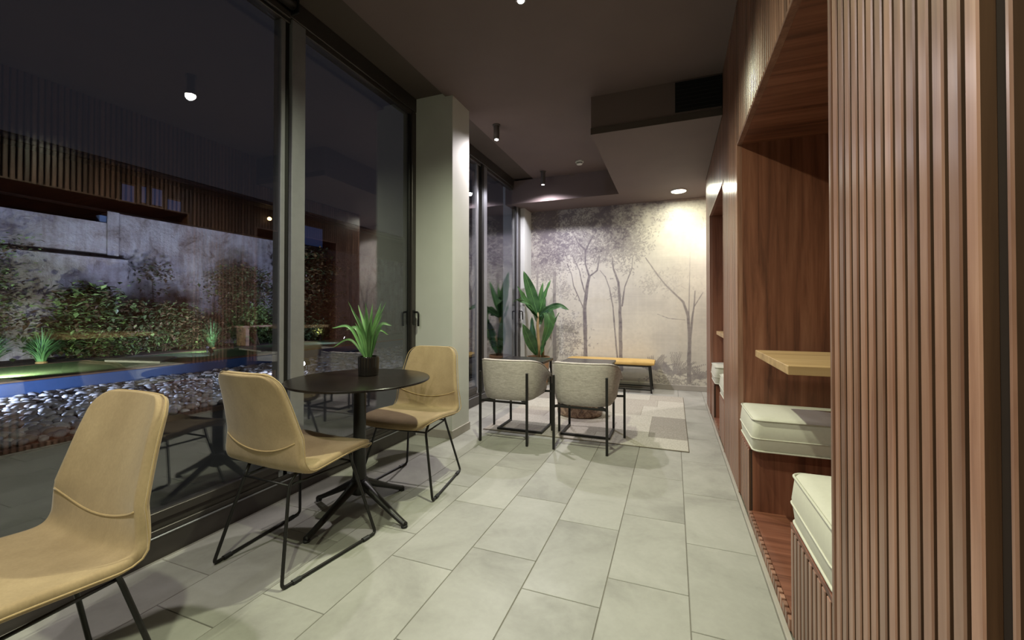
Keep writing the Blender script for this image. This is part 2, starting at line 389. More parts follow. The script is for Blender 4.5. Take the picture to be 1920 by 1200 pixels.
# ---- mural wall: a printed wallpaper, drawn as a colour attribute on the wall's own grid
def mural():
    rng = np.random.default_rng(3)
    X0, X1, Z0, Z1, S = -2.16, 1.82, 0.0, 2.70, 0.0055
    nx, nz = int((X1-X0)/S)+1, int((Z1-Z0)/S)+1
    gx, gz = np.meshgrid(np.linspace(X0, X1, nx), np.linspace(Z0, Z1, nz))
    def vnoise(sx, sz, seed):
        r = np.random.default_rng(seed); cx, cz = int(np.ceil((X1-X0)/sx))+3, int(np.ceil((Z1-Z0)/sz))+3
        t = r.random((cz, cx)); fx = (gx-X0)/sx; fz = (gz-Z0)/sz
        ix, iz = fx.astype(int), fz.astype(int); ax, az = fx-ix, fz-iz
        ax = ax*ax*(3-2*ax); az = az*az*(3-2*az)
        return (t[iz, ix]*(1-ax)*(1-az)+t[iz, ix+1]*ax*(1-az)+t[iz+1, ix]*(1-ax)*az+t[iz+1, ix+1]*ax*az)
    def fbm(sx, sz, seed, o=4): return sum(vnoise(sx/2**i, sz/2**i, seed+i)*0.5**i for i in range(o))/sum(0.5**i for i in range(o))
    ink = np.zeros_like(gx)
    def line(pts, w0, w1, dens):
        nonlocal ink
        n = len(pts)-1
        for i in range(n):
            (ax, az), (bx, bz) = pts[i], pts[i+1]
            wa, wb = w0+(w1-w0)*i/n, w0+(w1-w0)*(i+1)/n
            L2 = (bx-ax)**2+(bz-az)**2+1e-9
            t = np.clip(((gx-ax)*(bx-ax)+(gz-az)*(bz-az))/L2, 0, 1)
            d = np.hypot(gx-ax-t*(bx-ax), gz-az-t*(bz-az)); ww = (wa+(wb-wa)*t)/2
            d += (vn-0.5)*0.012
            ink = np.maximum(ink, dens*np.clip((ww-d)/0.006+0.5, 0, 1))
    def leaf(cx, cz, a, b, th, dens):
        r = max(a, b)+S; i0, i1 = int((cx-r-X0)/S), int((cx+r-X0)/S)+2; j0, j1 = int((cz-r-Z0)/S), int((cz+r-Z0)/S)+2
        i0, j0 = max(i0, 0), max(j0, 0)
        if i1 <= i0 or j1 <= j0: return
        sx, sz = gx[j0:j1, i0:i1]-cx, gz[j0:j1, i0:i1]-cz
        u, q = sx*math.cos(th)+sz*math.sin(th), -sx*math.sin(th)+sz*math.cos(th)
        k = np.clip(1.5-((u/a)**2+(q/b)**2)*1.3, 0, 1)*dens
        ink[j0:j1, i0:i1] = np.maximum(ink[j0:j1, i0:i1], k)
    def cluster(cx, cz, rx, rz, n, dens, size=0.020, clump=9):
        cs = [(cx+rng.normal()*rx*0.55, cz+rng.normal()*rz*0.55) for _ in range(max(1, n//clump))]
        for _ in range(n):
            c = cs[rng.integers(len(cs))]
            leaf(c[0]+rng.normal()*0.05, c[1]+rng.normal()*0.035, size*(0.6+rng.random()*0.8), size*0.42, rng.random()*math.pi, dens*(0.45+0.55*rng.random()))
    vn = fbm(0.05, 0.12, 50, 3)
    tr, br = 0.80, 0.72
    T1 = [[(-1.23, .25), (-1.235, .43), (-1.25, 1.16), (-1.21, 1.49), (-1.18, 1.62)], [(-1.18, 1.62), (-1.24, 1.82), (-1.24, 2.03), (-1.35, 2.14), (-1.40, 2.25)], [(-1.24, 1.99), (-1.19, 2.11), (-1.10, 2.27)], [(-1.18, 1.62), (-1.06, 1.71), (-1.02, 1.92)], [(-1.28, 1.17), (-1.42, 1.49), (-1.45, 1.66), (-1.52, 1.83)], [(-1.25, 1.39), (-1.30, 1.57), (-1.33, 1.72), (-1.44, 1.96)]]
    for p, a in zip(T1, ((.062, .045), (.034, .014), (.022, .010), (.028, .010), (.018, .009), (.020, .009))): line(p, *a, tr)
    T2 = [[(-.715, .25), (-.72, .43), (-.73, 1.16), (-.75, 1.52), (-.82, 1.72), (-.84, 1.89)], [(-.70, 1.18), (-.66, 1.46), (-.56, 1.72), (-.55, 1.88)], [(-.765, .25), (-.77, .43), (-.80, .75), (-.83, 1.16), (-.88, 1.44), (-.94, 1.61), (-1.02, 1.71)]]
    for p, a in zip(T2, ((.062, .016), (.026, .012), (.026, .010))): line(p, *a, br)
    T3 = [[(.20, .12), (.20, .40), (.21, .68), (.19, 1.04), (.13, 1.23), (-.10, 1.47), (-.21, 1.62), (-.37, 1.87)], [(.21, .68), (.25, 1.06), (.27, 1.19), (.28, 1.38)], [(.26, 1.15), (.38, 1.36)], [(.20, 1.06), (.21, 1.46), (.22, 1.92)], [(-.21, 1.06), (-.06, 1.0), (.15, .98)]]
    for p, a in zip(T3, ((.056, .010), (.034, .010), (.016, .008), (.014, .006), (.008, .006))): line(p, *a, 0.66)
    for p, a in zip([[(.95, .1), (.97, .9), (.92, 1.5), (.80, 2.0)], [(.95, 1.1), (1.1, 1.6), (1.15, 2.1)], [(1.5, .1), (1.48, 1.2), (1.6, 2.0)]], ((.06, .02), (.03, .012), (.05, .02))): line(p, *a, 0.7)
    line([(-1.72, .2), (-1.72, 1.2), (-1.72, 1.7)], .06, .05, 0.55); line([(-2.0, .3), (-2.0, 1.7)], .035, .035, 0.5)
    # crowns
    for cx, cz, rx, rz, n, d in ((-1.25, 2.05, .38, .28, 900, .62), (-.78, 2.02, .34, .26, 900, .55), (-.55, 2.12, .28, .26, 520, .45), (-1.78, 1.82, .34, .22, 900, .58), (-2.0, 1.75, .2, .2, 300, .5),
                                 (-1.9, 2.35, .4, .3, 900, .62), (-1.3, 2.45, .4, .22, 800, .6), (-.75, 2.45, .4, .2, 600, .5), (-.2, 2.55, .35, .12, 220, .35), (.2, 2.6, .3, .08, 120, .35),
                                 (-1.60, 1.43, .14, .10, 160, .45), (-.28, 1.52, .14, .12, 150, .34), (-.1, 1.62, .2, .14, 90, .22), (.15, 1.45, .2, .25, 90, .2), (.9, 2.1, .4, .3, 700, .6), (1.45, 2.0, .35, .35, 600, .6), (.75, 1.5, .2, .2, 200, .4)):
        cluster(cx, cz, rx, rz, n, d)
    cluster(-1.49, .68, .22, .30, 620, .62, .020, 5)
    cluster(-.81, 1.33, .03, .08, 40, .5, .02, 5)
    for (bx, bz, L, n) in ((.02, .18, .46, 26), (-.28, .25, .34, 12), (.3, .15, .3, 12), (-1.3, .2, .5, 10)):     # fern fronds
        for k in range(n):
            a = R(25+130*rng.random()); l = L*(0.55+0.45*rng.random())
            for q in range(14):
                t = (q+3)/17; px, pz = bx+rng.normal()*.004+l*t*math.cos(a)*1.1, bz+l*t*math.sin(a)-0.18*l*t*t
                for s in (-1, 1): leaf(px+s*.012, pz, .024*(1.2-t), .006, a+s*0.9, .60)
    cluster(.05, .12, .35, .05, 260, .6, .02, 4)
    soft = np.clip((fbm(.28, .24, 11)-.42)*3.2, 0, 1)
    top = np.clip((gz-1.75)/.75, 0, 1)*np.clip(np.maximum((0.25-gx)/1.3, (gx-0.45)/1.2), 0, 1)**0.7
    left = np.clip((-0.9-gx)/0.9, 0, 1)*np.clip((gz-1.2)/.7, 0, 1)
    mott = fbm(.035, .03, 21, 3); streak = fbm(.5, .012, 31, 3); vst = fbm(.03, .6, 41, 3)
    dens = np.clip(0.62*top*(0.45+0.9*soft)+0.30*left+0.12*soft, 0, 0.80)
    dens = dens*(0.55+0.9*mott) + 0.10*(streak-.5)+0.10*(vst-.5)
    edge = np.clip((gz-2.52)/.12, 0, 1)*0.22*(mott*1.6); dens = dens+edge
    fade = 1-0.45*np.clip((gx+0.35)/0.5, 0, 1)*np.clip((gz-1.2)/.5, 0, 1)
    k = np.clip(np.maximum(ink*(0.75+0.5*mott)*fade, 0)+dens*(1-0.6*ink), 0, 0.93)
    warm = np.clip((fbm(.7, .5, 61, 3)-.3)*1.6, 0, 1)[..., None]
    paper = np.array([.62, .585, .505])*(1-warm)+np.array([.68, .64, .53])*warm
    inkc = np.array([.115, .092, .110])
    col = paper*(1-k[..., None])+inkc*k[..., None]
    col *= (0.93+0.14*mott)[..., None]
    vs = np.stack([gx, np.full_like(gx, BY), gz], -1).reshape(-1, 3)
    a = np.arange(nx*nz).reshape(nz, nx)
    q = np.stack([a[:-1, :-1], a[:-1, 1:], a[1:, 1:], a[1:, :-1]], -1).reshape(-1, 4)
    me = bpy.data.meshes.new('wall_back')
    me.vertices.add(len(vs)); me.vertices.foreach_set('co', vs.ravel().astype(np.float32))
    me.loops.add(q.size); me.loops.foreach_set('vertex_index', q.ravel().astype(np.int32))
    me.polygons.add(len(q)); me.polygons.foreach_set('loop_start', np.arange(0, q.size, 4).astype(np.int32))
    try: me.polygons.foreach_set('loop_total', np.full(len(q), 4, np.int32))
    except Exception: pass
    me.update(calc_edges=True)
    ca = me.color_attributes.new('print', 'FLOAT_COLOR', 'POINT')
    ca.data.foreach_set('color', np.concatenate([col.reshape(-1, 3), np.ones((nx*nz, 1))], 1).ravel().astype(np.float32))
    m, nt, b = new_mat('tree mural wallpaper')
    at = N(nt, 'ShaderNodeAttribute'); at.attribute_name = 'print'
    nt.links.new(at.outputs['Color'], b.inputs['Base Color']); b.inputs['Roughness'].default_value = 0.5
    b.inputs['Specular IOR Level'].default_value = 0.45
    f = noise(nt, coords(nt, (60, 60, 60), False), 1, 3); bump(nt, b, f, 0.25, 0.002)
    me.materials.append(m)
    return tag(link('wall_back', me), 'back wall with a grey misty forest mural wallpaper', 'wall', kind='structure')
wb = mural()
obj('wall_core', MB().box(-2.5, XP+0.2, BY+0.002, BY+0.15, 0, 3.1), M['plaster'], wb)
struct('baseboard_back', MB().cbox(-2.10, XP, BY-0.012, BY-0.001, 0, 0.075, 0.003), M['skirt'], 'grey tile baseboard under the forest mural', cat='baseboard')
# pale return wall left of the mural
struct('wall_left', MB().box(-2.45, -2.10, 5.97, BY, 0, 3.1), M['plaster'], 'narrow pale return wall between window and mural', cat='wall')
struct('wall_passage', MB().box(XP, XP+0.12, YE-0.1, BY, 0, 3.05), M['plaster'], 'pale plaster wall closing the passage beyond the slatted wall', cat='wall')
struct('wall_front', MB().box(-2.5, 1.5, -2.75, -2.6, 0, 3.1), M['plaster'], 'pale plaster wall behind the viewer', cat='wall')
# ---- column
col = struct('trim_3', MB().box(-2.30, -1.795, 3.208, 3.525, 0, 3.03), M['plaster'], 'square pale plaster column beside the sliding window', cat='column')
obj('column_base', MB().cbox(-2.14, -1.785, 3.196, 3.535, 0, 0.072, 0.002), M['skirt'], col)

# ---- windows
def window(name, y0, y1, label, mulls, first=False):
    f = MB()
    f.cbox(-2.30, -2.165, y0, y1, -0.02, 0.098, 0.003)
    root = obj(name, f, M['metal_dark']); tag(root, label, 'window', kind='structure')
    obj('track', MB().cbox(-2.26, -2.178, y0, y1, 0.098, 0.125, 0.002).cbox(-2.26, -2.190, y0, y1, 0.125, 0.165, 0.002), M['metal_dark'], root)
    obj('bead', MB().cbox(-2.172, -2.163, y0, y1, 0.096, 0.102, 0.001), M['metal_light'], root)
    obj('header', MB().cbox(-2.26, -2.165, y0, y1, 2.905, 3.03, 0.003).cbox(-2.24, -2.178, y0, y1, 2.870, 2.905, 0.003), M['metal_dark'], root)
    edges = []
    for (a, b, parts) in mulls:
        for (p, q, xf, mt) in parts:
            obj('mullion', MB().cbox(-2.25, xf, p, q, 0.125, 2.90, 0.003), M[mt], root)
        edges.append((a, b))
    for (a, b) in zip(edges[:-1], edges[1:]):
        p, q = a[1], b[0]
        obj('bottom_rail', MB().cbox(-2.235, -2.178, p, q, 0.165, 0.205, 0.002), M['metal_dark'], root)
        obj('glass_pane', MB().box(XG-0.004, XG+0.004, p-0.002, q+0.002, 0.20, 2.872), M['glass'], root)
    return root
w1 = window('window_1', -2.6, 3.208, 'tall dark-framed sliding glass window facing the garden', [
    (-2.6, -2.5, [(-2.6, -2.5, -2.17, 'metal_dark')]),
    (1.825, 1.985, [(1.825, 1.855, -2.185, 'metal_light'), (1.855, 1.885, -2.19, 'black'), (1.885, 1.985, -2.165, 'metal_light')]),
    (3.125, 3.208, [(3.125, 3.150, -2.185, 'black'), (3.150, 3.208, -2.168, 'metal_dark')])])
h = obj('handle', MB().cbox(-2.168, -2.158, 3.155, 3.185, 0.99, 1.12, 0.003), M['black'], w1)
obj('lever', MB().tube(fillet([(-2.16, 3.17, 1.10), (-2.115, 3.17, 1.10), (-2.115, 3.17, 0.975)], 0.02), 0.009, 8), M['black'], h, smooth=True)
w2 = window('window_2', 3.525, 5.97, 'dark-framed glass window beyond the pale column', [
    (3.525, 3.60, [(3.525, 3.60, -2.17, 'metal_dark')]),
    (4.50, 4.76, [(4.50, 4.54, -2.185, 'metal_light'), (4.54, 4.60, -2.19, 'black'), (4.60, 4.66, -2.165, 'black'), (4.66, 4.76, -2.17, 'metal_light')]),
    (5.82, 5.97, [(5.82, 5.86, -2.19, 'black'), (5.86, 5.90, -2.172, 'metal_light'), (5.90, 5.97, -2.165, 'metal_dark')])])
h2 = obj('handle', MB().cbox(-2.165, -2.155, 5.91, 5.94, 0.99, 1.12, 0.003), M['black'], w2)
obj('lever', MB().tube(fillet([(-2.16, 5.925, 1.10), (-2.115, 5.925, 1.10), (-2.115, 5.925, 0.975)], 0.02), 0.009, 8), M['black'], h2, smooth=True)
# roller blind cassette over the first pane
rb = thing('roller_blind', 'dark rolled-up roller blind at the top of the large window', 'blind', (-2.13, 0, 2.955))
obj('tube', MB().tube([(0, -2.4, 0), (0, 1.86, 0)], 0.030, 16), M['metal_dark'], rb, smooth=True)
obj('bottom_bar', MB().cbox(-0.036, -0.020, -2.4, 1.86, -0.075, -0.035, 0.003), M['metal_dark'], rb)
obj('end_bracket', MB().cbox(-0.036, 0.034, 1.862, 1.876, -0.05, 0.072, 0.003), M['black'], rb)
obj('pin', MB().tube([(0, 1.876, -0.005), (0, 1.888, -0.005)], 0.016, 12), M['black'], rb)

# ---- slatted wall with two booth niches
OP = [(1.262, 2.872), (3.655, 4.94)]; OZ = 2.128; ND = 1.38
wr = MB()
for y0, y1 in ((0.702, OP[0][0]-0.018), (OP[0][1]+0.018, OP[1][0]-0.018), (OP[1][1]+0.018, YE-0.01)): wr.box(XW+0.012, XW+0.03, y0, y1, 0, 3.0)
for y0, y1 in OP: wr.box(XW+0.012, XW+0.03, y0-0.018, y1+0.018, OZ+0.012, 3.0)
wall_r = obj('wall_right', wr, M['backing']); tag(wall_r, 'walnut slatted wall with two built-in seating niches', 'wall', kind='structure')
PITCH, SW = 0.0385, 0.0265
smesh = {}
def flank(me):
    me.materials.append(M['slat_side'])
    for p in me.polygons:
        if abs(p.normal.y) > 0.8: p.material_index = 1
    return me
def slat(y, z0, z1, parent, wdt=SW, x=XW):
    k = (round(z1-z0, 4), round(wdt, 4))
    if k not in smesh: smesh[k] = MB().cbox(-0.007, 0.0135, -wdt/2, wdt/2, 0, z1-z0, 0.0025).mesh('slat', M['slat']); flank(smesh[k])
    return link('slat', smesh[k], parent, (x, y, z0))
def slats(y0, y1, z0, z1, parent, x=XW):
    n = max(1, round((y1-y0)/PITCH)); p = (y1-y0)/n
    for i in range(n): slat(y0+p*(i+0.5), z0, z1, parent, x=x)
slats(0.712, OP[0][0]-0.014, 0.012, 2.998, wall_r)
slats(OP[0][1]+0.008, OP[1][0]-0.008, 0.012, 2.998, wall_r)
slats(OP[1][1]+0.008, YE-0.006, 0.012, 2.66, wall_r)
obj('end_cap', MB().cbox(XW-0.008, XP, YE-0.012, YE, 0, 2.664, 0.002), M['panel'], wall_r)
slats(OP[0][0]-0.014, OP[0][1]+0.008, OZ+0.012, 2.998, wall_r)
slats(OP[1][0]-0.008, OP[1][1]+0.008, OZ+0.012, 2.66, wall_r)
# dark end of the wall close to the camera
obj('end_panel', MB().box(XW+0.03, XW+0.06, 0.25, 0.702, 0, 3.0), M['backing'], wall_r)
slat(0.677, 0.012, 2.998, wall_r, 0.010, XW+0.006)
def niche(y0, y1, par):
    xb = XW+ND
    for a, b in ((y0-0.015, y0+0.0005), (y1-0.0005, y1+0.010)): obj('edge_trim', MB().cbox(XW-0.010, XW+0.02, a, b, 0.012, OZ+0.012, 0.002), M['slat'], par)
    obj('edge_trim', MB().cbox(XW-0.010, XW+0.02, y0, y1, OZ-0.001, OZ+0.013, 0.002), M['slat'], par)
    obj('niche_panel', MB().box(XW-0.002, xb, y1, y1+0.018, 0, OZ+0.012), M['panel'], par)
    obj('niche_panel', MB().box(XW-0.002, xb, y0-0.018, y0, 0, OZ+0.012), M['panel'], par)
    obj('niche_panel', MB().box(xb, xb+0.018, y0-0.018, y1+0.018, 0, OZ+0.012), M['panel'], par)
    obj('niche_ceiling', MB().box(XW-0.002, xb, y0, y1, OZ, OZ+0.012), M['panel_y'], par)
    pf = obj('niche_floor', MB().box(XW+0.012, xb, y0, y1, 0.0, 0.048), M['panel_y'], par)
    return pf
booth_names = [('near booth', 'near'), ('far booth', 'far')]
def cushion(loc, lx, ly, lz, label):
    """boxed seat cushion with piping on the edges"""
    t = thing('seat_cushion', label, 'cushion', loc, group='off-white booth seat cushions')
    def rr(z, ins, n=6, r=0.035):
        a, b = lx/2-ins, ly/2-ins; out = []
        for cx, cy, a0 in ((a-r, b-r, 0), (-a+r, b-r, 90), (-a+r, -b+r, 180), (a-r, -b+r, 270)):
            for k in range(n+1):
                th = R(a0+90*k/n); out.append((cx+r*math.cos(th), cy+r*math.sin(th), z))
        return out
    m = MB(); lev = [(0.0, .03), (0.004, .008), (0.014, 0.001), (lz*0.5, -0.007), (lz-0.014, 0.001), (lz-0.004, .008), (lz+0.002, .04), (lz+0.010, .10), (lz+0.012, .16)]
    rings = [rr(z, i) for z, i in lev]; n = len(rings[0])
    vs = [p for r in rings for p in r]; fs = []
    for i in range(len(rings)-1):
        for k in range(n): fs.append((i*n+k, i*n+(k+1) % n, (i+1)*n+(k+1) % n, (i+1)*n+k))
    fs.append(tuple(range(n))[::-1]); fs.append(tuple((len(rings)-1)*n+k for k in range(n)))
    m.add(vs, fs); body = obj('cover', m, M['cushion'], t, smooth=True)
    for z in (0.010, lz-0.010): obj('piping', MB().tube(rr(z, -0.001), 0.0045, 6, closed=True), M['cushion'], body, smooth=True)
    obj('zip_band', MB().tube(rr(lz*0.42, -0.0075), 0.003, 6, closed=True), M['cushion'], body, smooth=True)
    return t
def booth_bench(name_label, y0, y1, side):
    """side=+1: open face looks to -y (far bench), -1: near bench"""
    t = thing('booth_bench', name_label, 'bench', (XW+0.012, (y0+y1)/2, 0.048), group='built-in booth benches')
    d = (y1-y0)/2; L = ND-0.02
    obj('seat_board', MB().cbox(-0.012, L, -d, d, 0.322, 0.340, 0.002), M['panel_y'], t)
    fy = (-d, -d+0.018) if side > 0 else (d-0.018, d)
    obj('front_panel', MB().box(0.004, L, *fy, 0, 0.322), M['panel'], t)
    obj('end_backing', MB().box(0.0, 0.004, -d, d, 0, 0.322), M['backing'], t)
    n = max(1, round(2*d/PITCH)); p = 2*d/n
    k = ('bench', round(p, 4))
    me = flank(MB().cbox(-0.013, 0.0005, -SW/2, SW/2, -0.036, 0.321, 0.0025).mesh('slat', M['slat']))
    for i in range(n): link('slat', me, t, (0, -d+p*(i+0.5), 0))
    return t
def booth_table(label, y0, y1, x0):
    t = thing('booth_table', label, 'table', (x0, (y0+y1)/2, 0.90), group='oak booth tables')
    obj('top', MB().cbox(0, XW+ND-x0-0.002, (y0-y1)/2, (y1-y0)/2, -0.036, 0.0, 0.002), M['oak'], t)
    for s in (-1, 1): obj('wall_bracket', MB().bar((XW+ND-x0-0.01, s*0.2, -0.05), (XW+ND-x0-0.3, s*0.2, -0.05), 0.02), M['black'], t)
    return t
for bi, (y0, y1) in enumerate(OP):
    pf = niche(y0, y1, wall_r)
    nb = (y0, y0+0.44); fb = (y1-0.315, y1)
    # little slats of the step between the benches
    n = round((fb[0]-nb[1])/PITCH)
    for i in range(n): link('slat', smesh.setdefault('step', MB().cbox(-0.004, 0.0115, -SW/2, SW/2, 0.003, 0.046, 0.002).mesh('slat', M['slat'])), wall_r, (XW, nb[1]+(i+0.5)*(fb[0]-nb[1])/n, 0.003))
    nm = ('near', 'far')[bi]
    booth_bench('walnut bench at the %s end of the %s wall niche' % ('far', nm), *fb, 1)
    booth_bench('slatted walnut bench at the %s end of the %s wall niche' % ('near', nm), *nb, -1)
    cushion((XW+0.68, y1-0.215, 0.39), 1.35, 0.42, 0.176, 'off-white box cushion on the far bench of the %s wall niche' % nm)
    cushion((XW+0.68, y0+0.225, 0.39), 1.35, 0.43, 0.176, 'off-white box cushion on the near bench of the %s wall niche' % nm)
    cy = (nb[1]+fb[0])/2+0.15
    booth_table('pale oak table board in the %s wall niche' % nm, cy-0.35, cy+0.35, XW+0.045)

# ---- ceiling lamps and detector
downlight(-0.79, 2.185, 2.85, 'ceiling spotlight nearest the camera at the top edge', 195, WARM, 156)
downlight(-1.67, 3.89, 2.85, 'ceiling spotlight just right of the pale column', 175, COOL, 164)
downlight(-1.644, 5.43, 2.82, 'ceiling spotlight in front of the soffit by the far window', 150, (0.92, 0.90, 1.0), 160)
downlight(-1.70, 0.30, 2.85, 'ceiling spotlight by the window behind the viewer', 95, COOL, 150)
downlight(-0.55, 0.15, 2.85, 'ceiling spotlight over the viewer', 110, WARM, 150)
downlight(-0.60, -1.3, 2.85, 'ceiling spotlight at the back of the viewer', 150, WARM, 165)
downlight(0.82, 5.88, 2.58, 'ceiling spotlight in the passage beyond the slatted wall', 80, COOL, 150, zc=SZ)
panel_light(0.07, 5.81, SZ, 'round glowing ceiling light in the soffit near the mural', 17, (1.0, 0.99, 0.80))
sd = thing('smoke_detector', 'small white round smoke detector on the brown ceiling', 'detector', (-1.10, 5.22, 3.0))
obj('base', MB().lathe([(0.050, -0.018), (0.052, -0.016), (0.052, 0)], 28), M['white'], sd, angle=40)
obj('sensor_head', MB().lathe([(0.020, -0.046), (0.034, -0.042), (0.040, -0.030), (0.040, -0.018)], 28), M['white'], sd, angle=40)
obj('slot_ring', MB().lathe([(0.0405, -0.030), (0.0412, -0.028), (0.0412, -0.024), (0.0405, -0.022)], 28), M['rubber'], sd)

# ================================================================== FURNITURE
# ---- mustard chairs on wire sled legs (front = +y)
def shell_fn():
    prof = crom([(0.256, 0.408), (0.253, 0.428), (0.232, 0.444), (0.18, 0.450), (0.08, 0.448), (-0.05, 0.437), (-0.115, 0.433), (-0.154, 0.447), (-0.175, 0.505), (-0.200, 0.60), (-0.238, 0.74), (-0.278, 0.858)], 10)
    s = [0.0]
    for a, b in zip(prof[:-1], prof[1:]): s.append(s[-1]+float(np.hypot(*(b-a))))
    L = s[-1]; py = [p[0] for p in prof]; pz = [p[1] for p in prof]
    def P(t, u):
        q = t*L; y = float(np.interp(q, s, py)); z = float(np.interp(q, s, pz))
        W = float(np.interp(z if t > 0.55 else 0, [0, 0.43, 0.55, 0.66, 0.86], [0.236, 0.243, 0.230, 0.209, 0.174])) if t > 0.55 else float(np.interp(t, [0, 0.1, 0.5, 0.56], [0.224, 0.234, 0.243, 0.243]))
        W0 = W
        for d, r in ((q, 0.075), (L-q, 0.065)):
            if d < r: W = W - r + math.sqrt(max(0, r*r-(r-d)**2))
        x = W*u; u = x/W0
        if t > 0.55: y += 0.030*u*u*min(1, (t-0.55)/0.12)
        z += 0.010*u*u*(1 if t < 0.5 else max(0, 1-(t-0.5)/0.1))
        return Vector((x, y, z))
    return P, L
def make_chair():
    t = thing('dining_chair', 'mustard suede chair with wire sled legs at the far side of the round table', 'chair', group='mustard suede sled chairs')
    P, L = shell_fn()
    ts = [0, 0.004, 0.014, 0.03, 0.05, 0.075] + [0.075+(0.925-0.075)*k/30 for k in range(1, 31)] + [0.945, 0.965, 0.982, 0.994, 1.0]
    us = [-1, -0.93, -0.78, -0.5, -0.2, 0.2, 0.5, 0.78, 0.93, 1]
    me = MB().grid([[P(a, u) for u in us] for a in ts]).mesh('seat_shell', M['mustard'], True)
    sh = link('seat_shell', me, t)
    md = sh.modifiers.new('solid', 'SOLIDIFY'); md.thickness = 0.034; md.offset = 0.0
    sb = sh.modifiers.new('sub', 'SUBSURF'); sb.levels = 1; sb.render_levels = 1
    # piping round the rim and curved seam on both sides of the backrest
    rim = [P(a, -1) for a in ts[1:]] + [P(1.0, u) for u in us[1:-1]] + [P(a, 1) for a in reversed(ts[1:])] + [P(0.002, u) for u in reversed(us[1:-1])]
    def out(v, k):
        c = Vector((0, v.y, v.z)); d = (v-c); return v + (d.normalized()*k if d.length > 1e-4 else Vector())
    obj('piping', MB().tube([out(v, 0.013) for v in rim], 0.0028, 6, closed=True), M['mustard_seam'], sh, smooth=True)
    for side in (-1, 1):
        pts = []
        for k in range(25):
            u = (-1.0+2.0*k/24)*0.93; tt = 0.652-0.058*(1-(u/0.93)**2)
            p = P(tt, u); n = (P(tt+0.01, u)-P(tt-0.01, u)).normalized().cross(Vector((1, 0, 0)))
            pts.append(p+n*side*0.0168)
        obj('seam', MB().tube(pts, 0.0036, 6), M['mustard_seam'], sh, smooth=True)
    for s in (-1, 1):
        path = fillet([(s*.150, -.125, .422), (s*.140, -.155, .372), (s*.212, -.245, .008), (s*.262, .238, .008), (s*.175, .165, .376), (s*.185, .145, .430)], 0.022)
        path[0] = Vector((s*.150, -.125, .422))
        obj('sled_leg', MB().tube(path, 0.0074, 8), M['black'], t, smooth=True)
        for a in (0.13, 0.87):
            c = Vector((s*.212, -.245, .008)).lerp(Vector((s*.262, .238, .008)), a); d = Vector((s*.05, .483, 0)).normalized()*0.018
            obj('foot_glide', MB().tube([c-d, c+d], 0.0115, 6), M['rubber'], t)
        obj('cross_bar', MB().tube([(s*.140, -.155, .372), (s*.175, .165, .376)], 0.0055, 6), M['black'], t, smooth=True)
    obj('cross_bar', MB().tube([(-.140, -.155, .372), (.140, -.155, .372)], 0.0055, 6), M['black'], t, smooth=True)
    obj('cross_bar', MB().tube([(-.175, .165, .376), (.175, .165, .376)], 0.0055, 6), M['black'], t, smooth=True)
    obj('mount_plate', MB().cbox(-0.15, 0.15, -0.05, 0.10, 0.418, 0.424, 0.002), M['black'], t)
    return t
ch = make_chair()
ch.location = (-1.585, 2.337, 0); ch.rotation_euler[2] = R(180+3)
dup(ch, (-1.662, 1.485, 0), R(-2), 'mustard suede chair seen from behind, tucked at the near side of the round table')
dup(ch, (-1.586, 0.548, 0), R(180-1), 'nearest mustard suede chair, cut off by the lower left picture edge')

# ---- round black pedestal table
TC = (-1.622, 1.862)
tb = thing('round_table', 'round black pedestal table with four splayed feet', 'table', (*TC, 0))
obj('tabletop', MB().lathe([(0.30, 0.722), (0.372, 0.728), (0.380, 0.733), (0.380, 0.738), (0.377, 0.741), (0.37, 0.742)], 72), M['black_top'], tb, angle=30)
obj('column', MB().lathe([(0.042, 0.155), (0.037, 0.19), (0.034, 0.26), (0.033, 0.70), (0.05, 0.712), (0.12, 0.722)], 28), M['black'], tb, smooth=True)
obj('hub', MB().lathe([(0.030, 0.105), (0.046, 0.115), (0.050, 0.15), (0.044, 0.19)], 28), M['black'], tb, smooth=True)
for k, (fx, fy) in enumerate(((-1.655, 1.543), (-1.283, 1.819), (-1.578, 2.181), (-1.953, 1.896))):
    d = Vector((fx-TC[0], fy-TC[1], 0)); d.normalize(); e = 0.335
    prof = crom([(0.03, 0.165, 0.030, 0.026), (0.10, 0.130, 0.024, 0.022), (0.20, 0.078, 0.020, 0.017), (0.30, 0.030, 0.017, 0.014), (e, 0.016, 0.016, 0.013)], 5)
    n = Vector((-d.y, d.x, 0)); rows = []
    for (r_, z, hw, hh) in prof:
        ring = [d*r_ + n*(hw*math.cos(a)) + Vector((0, 0, z + hh*math.sin(a))) for a in [2*math.pi*q/12 for q in range(12)]]
        rows.append(ring + [ring[0]])
    m = MB().grid(rows); m.f.append(tuple(len(rows[0])*(len(rows)-1)+q for q in range(12)))
    lg = obj('leg', m, M['black'], tb, smooth=True)
    obj('foot_pad', MB().lathe([(0.016, 0.0), (0.017, 0.004), (0.016, 0.012)], 14, (d.x*(e-0.008), d.y*(e-0.008), 0)), M['rubber'], lg, smooth=True)
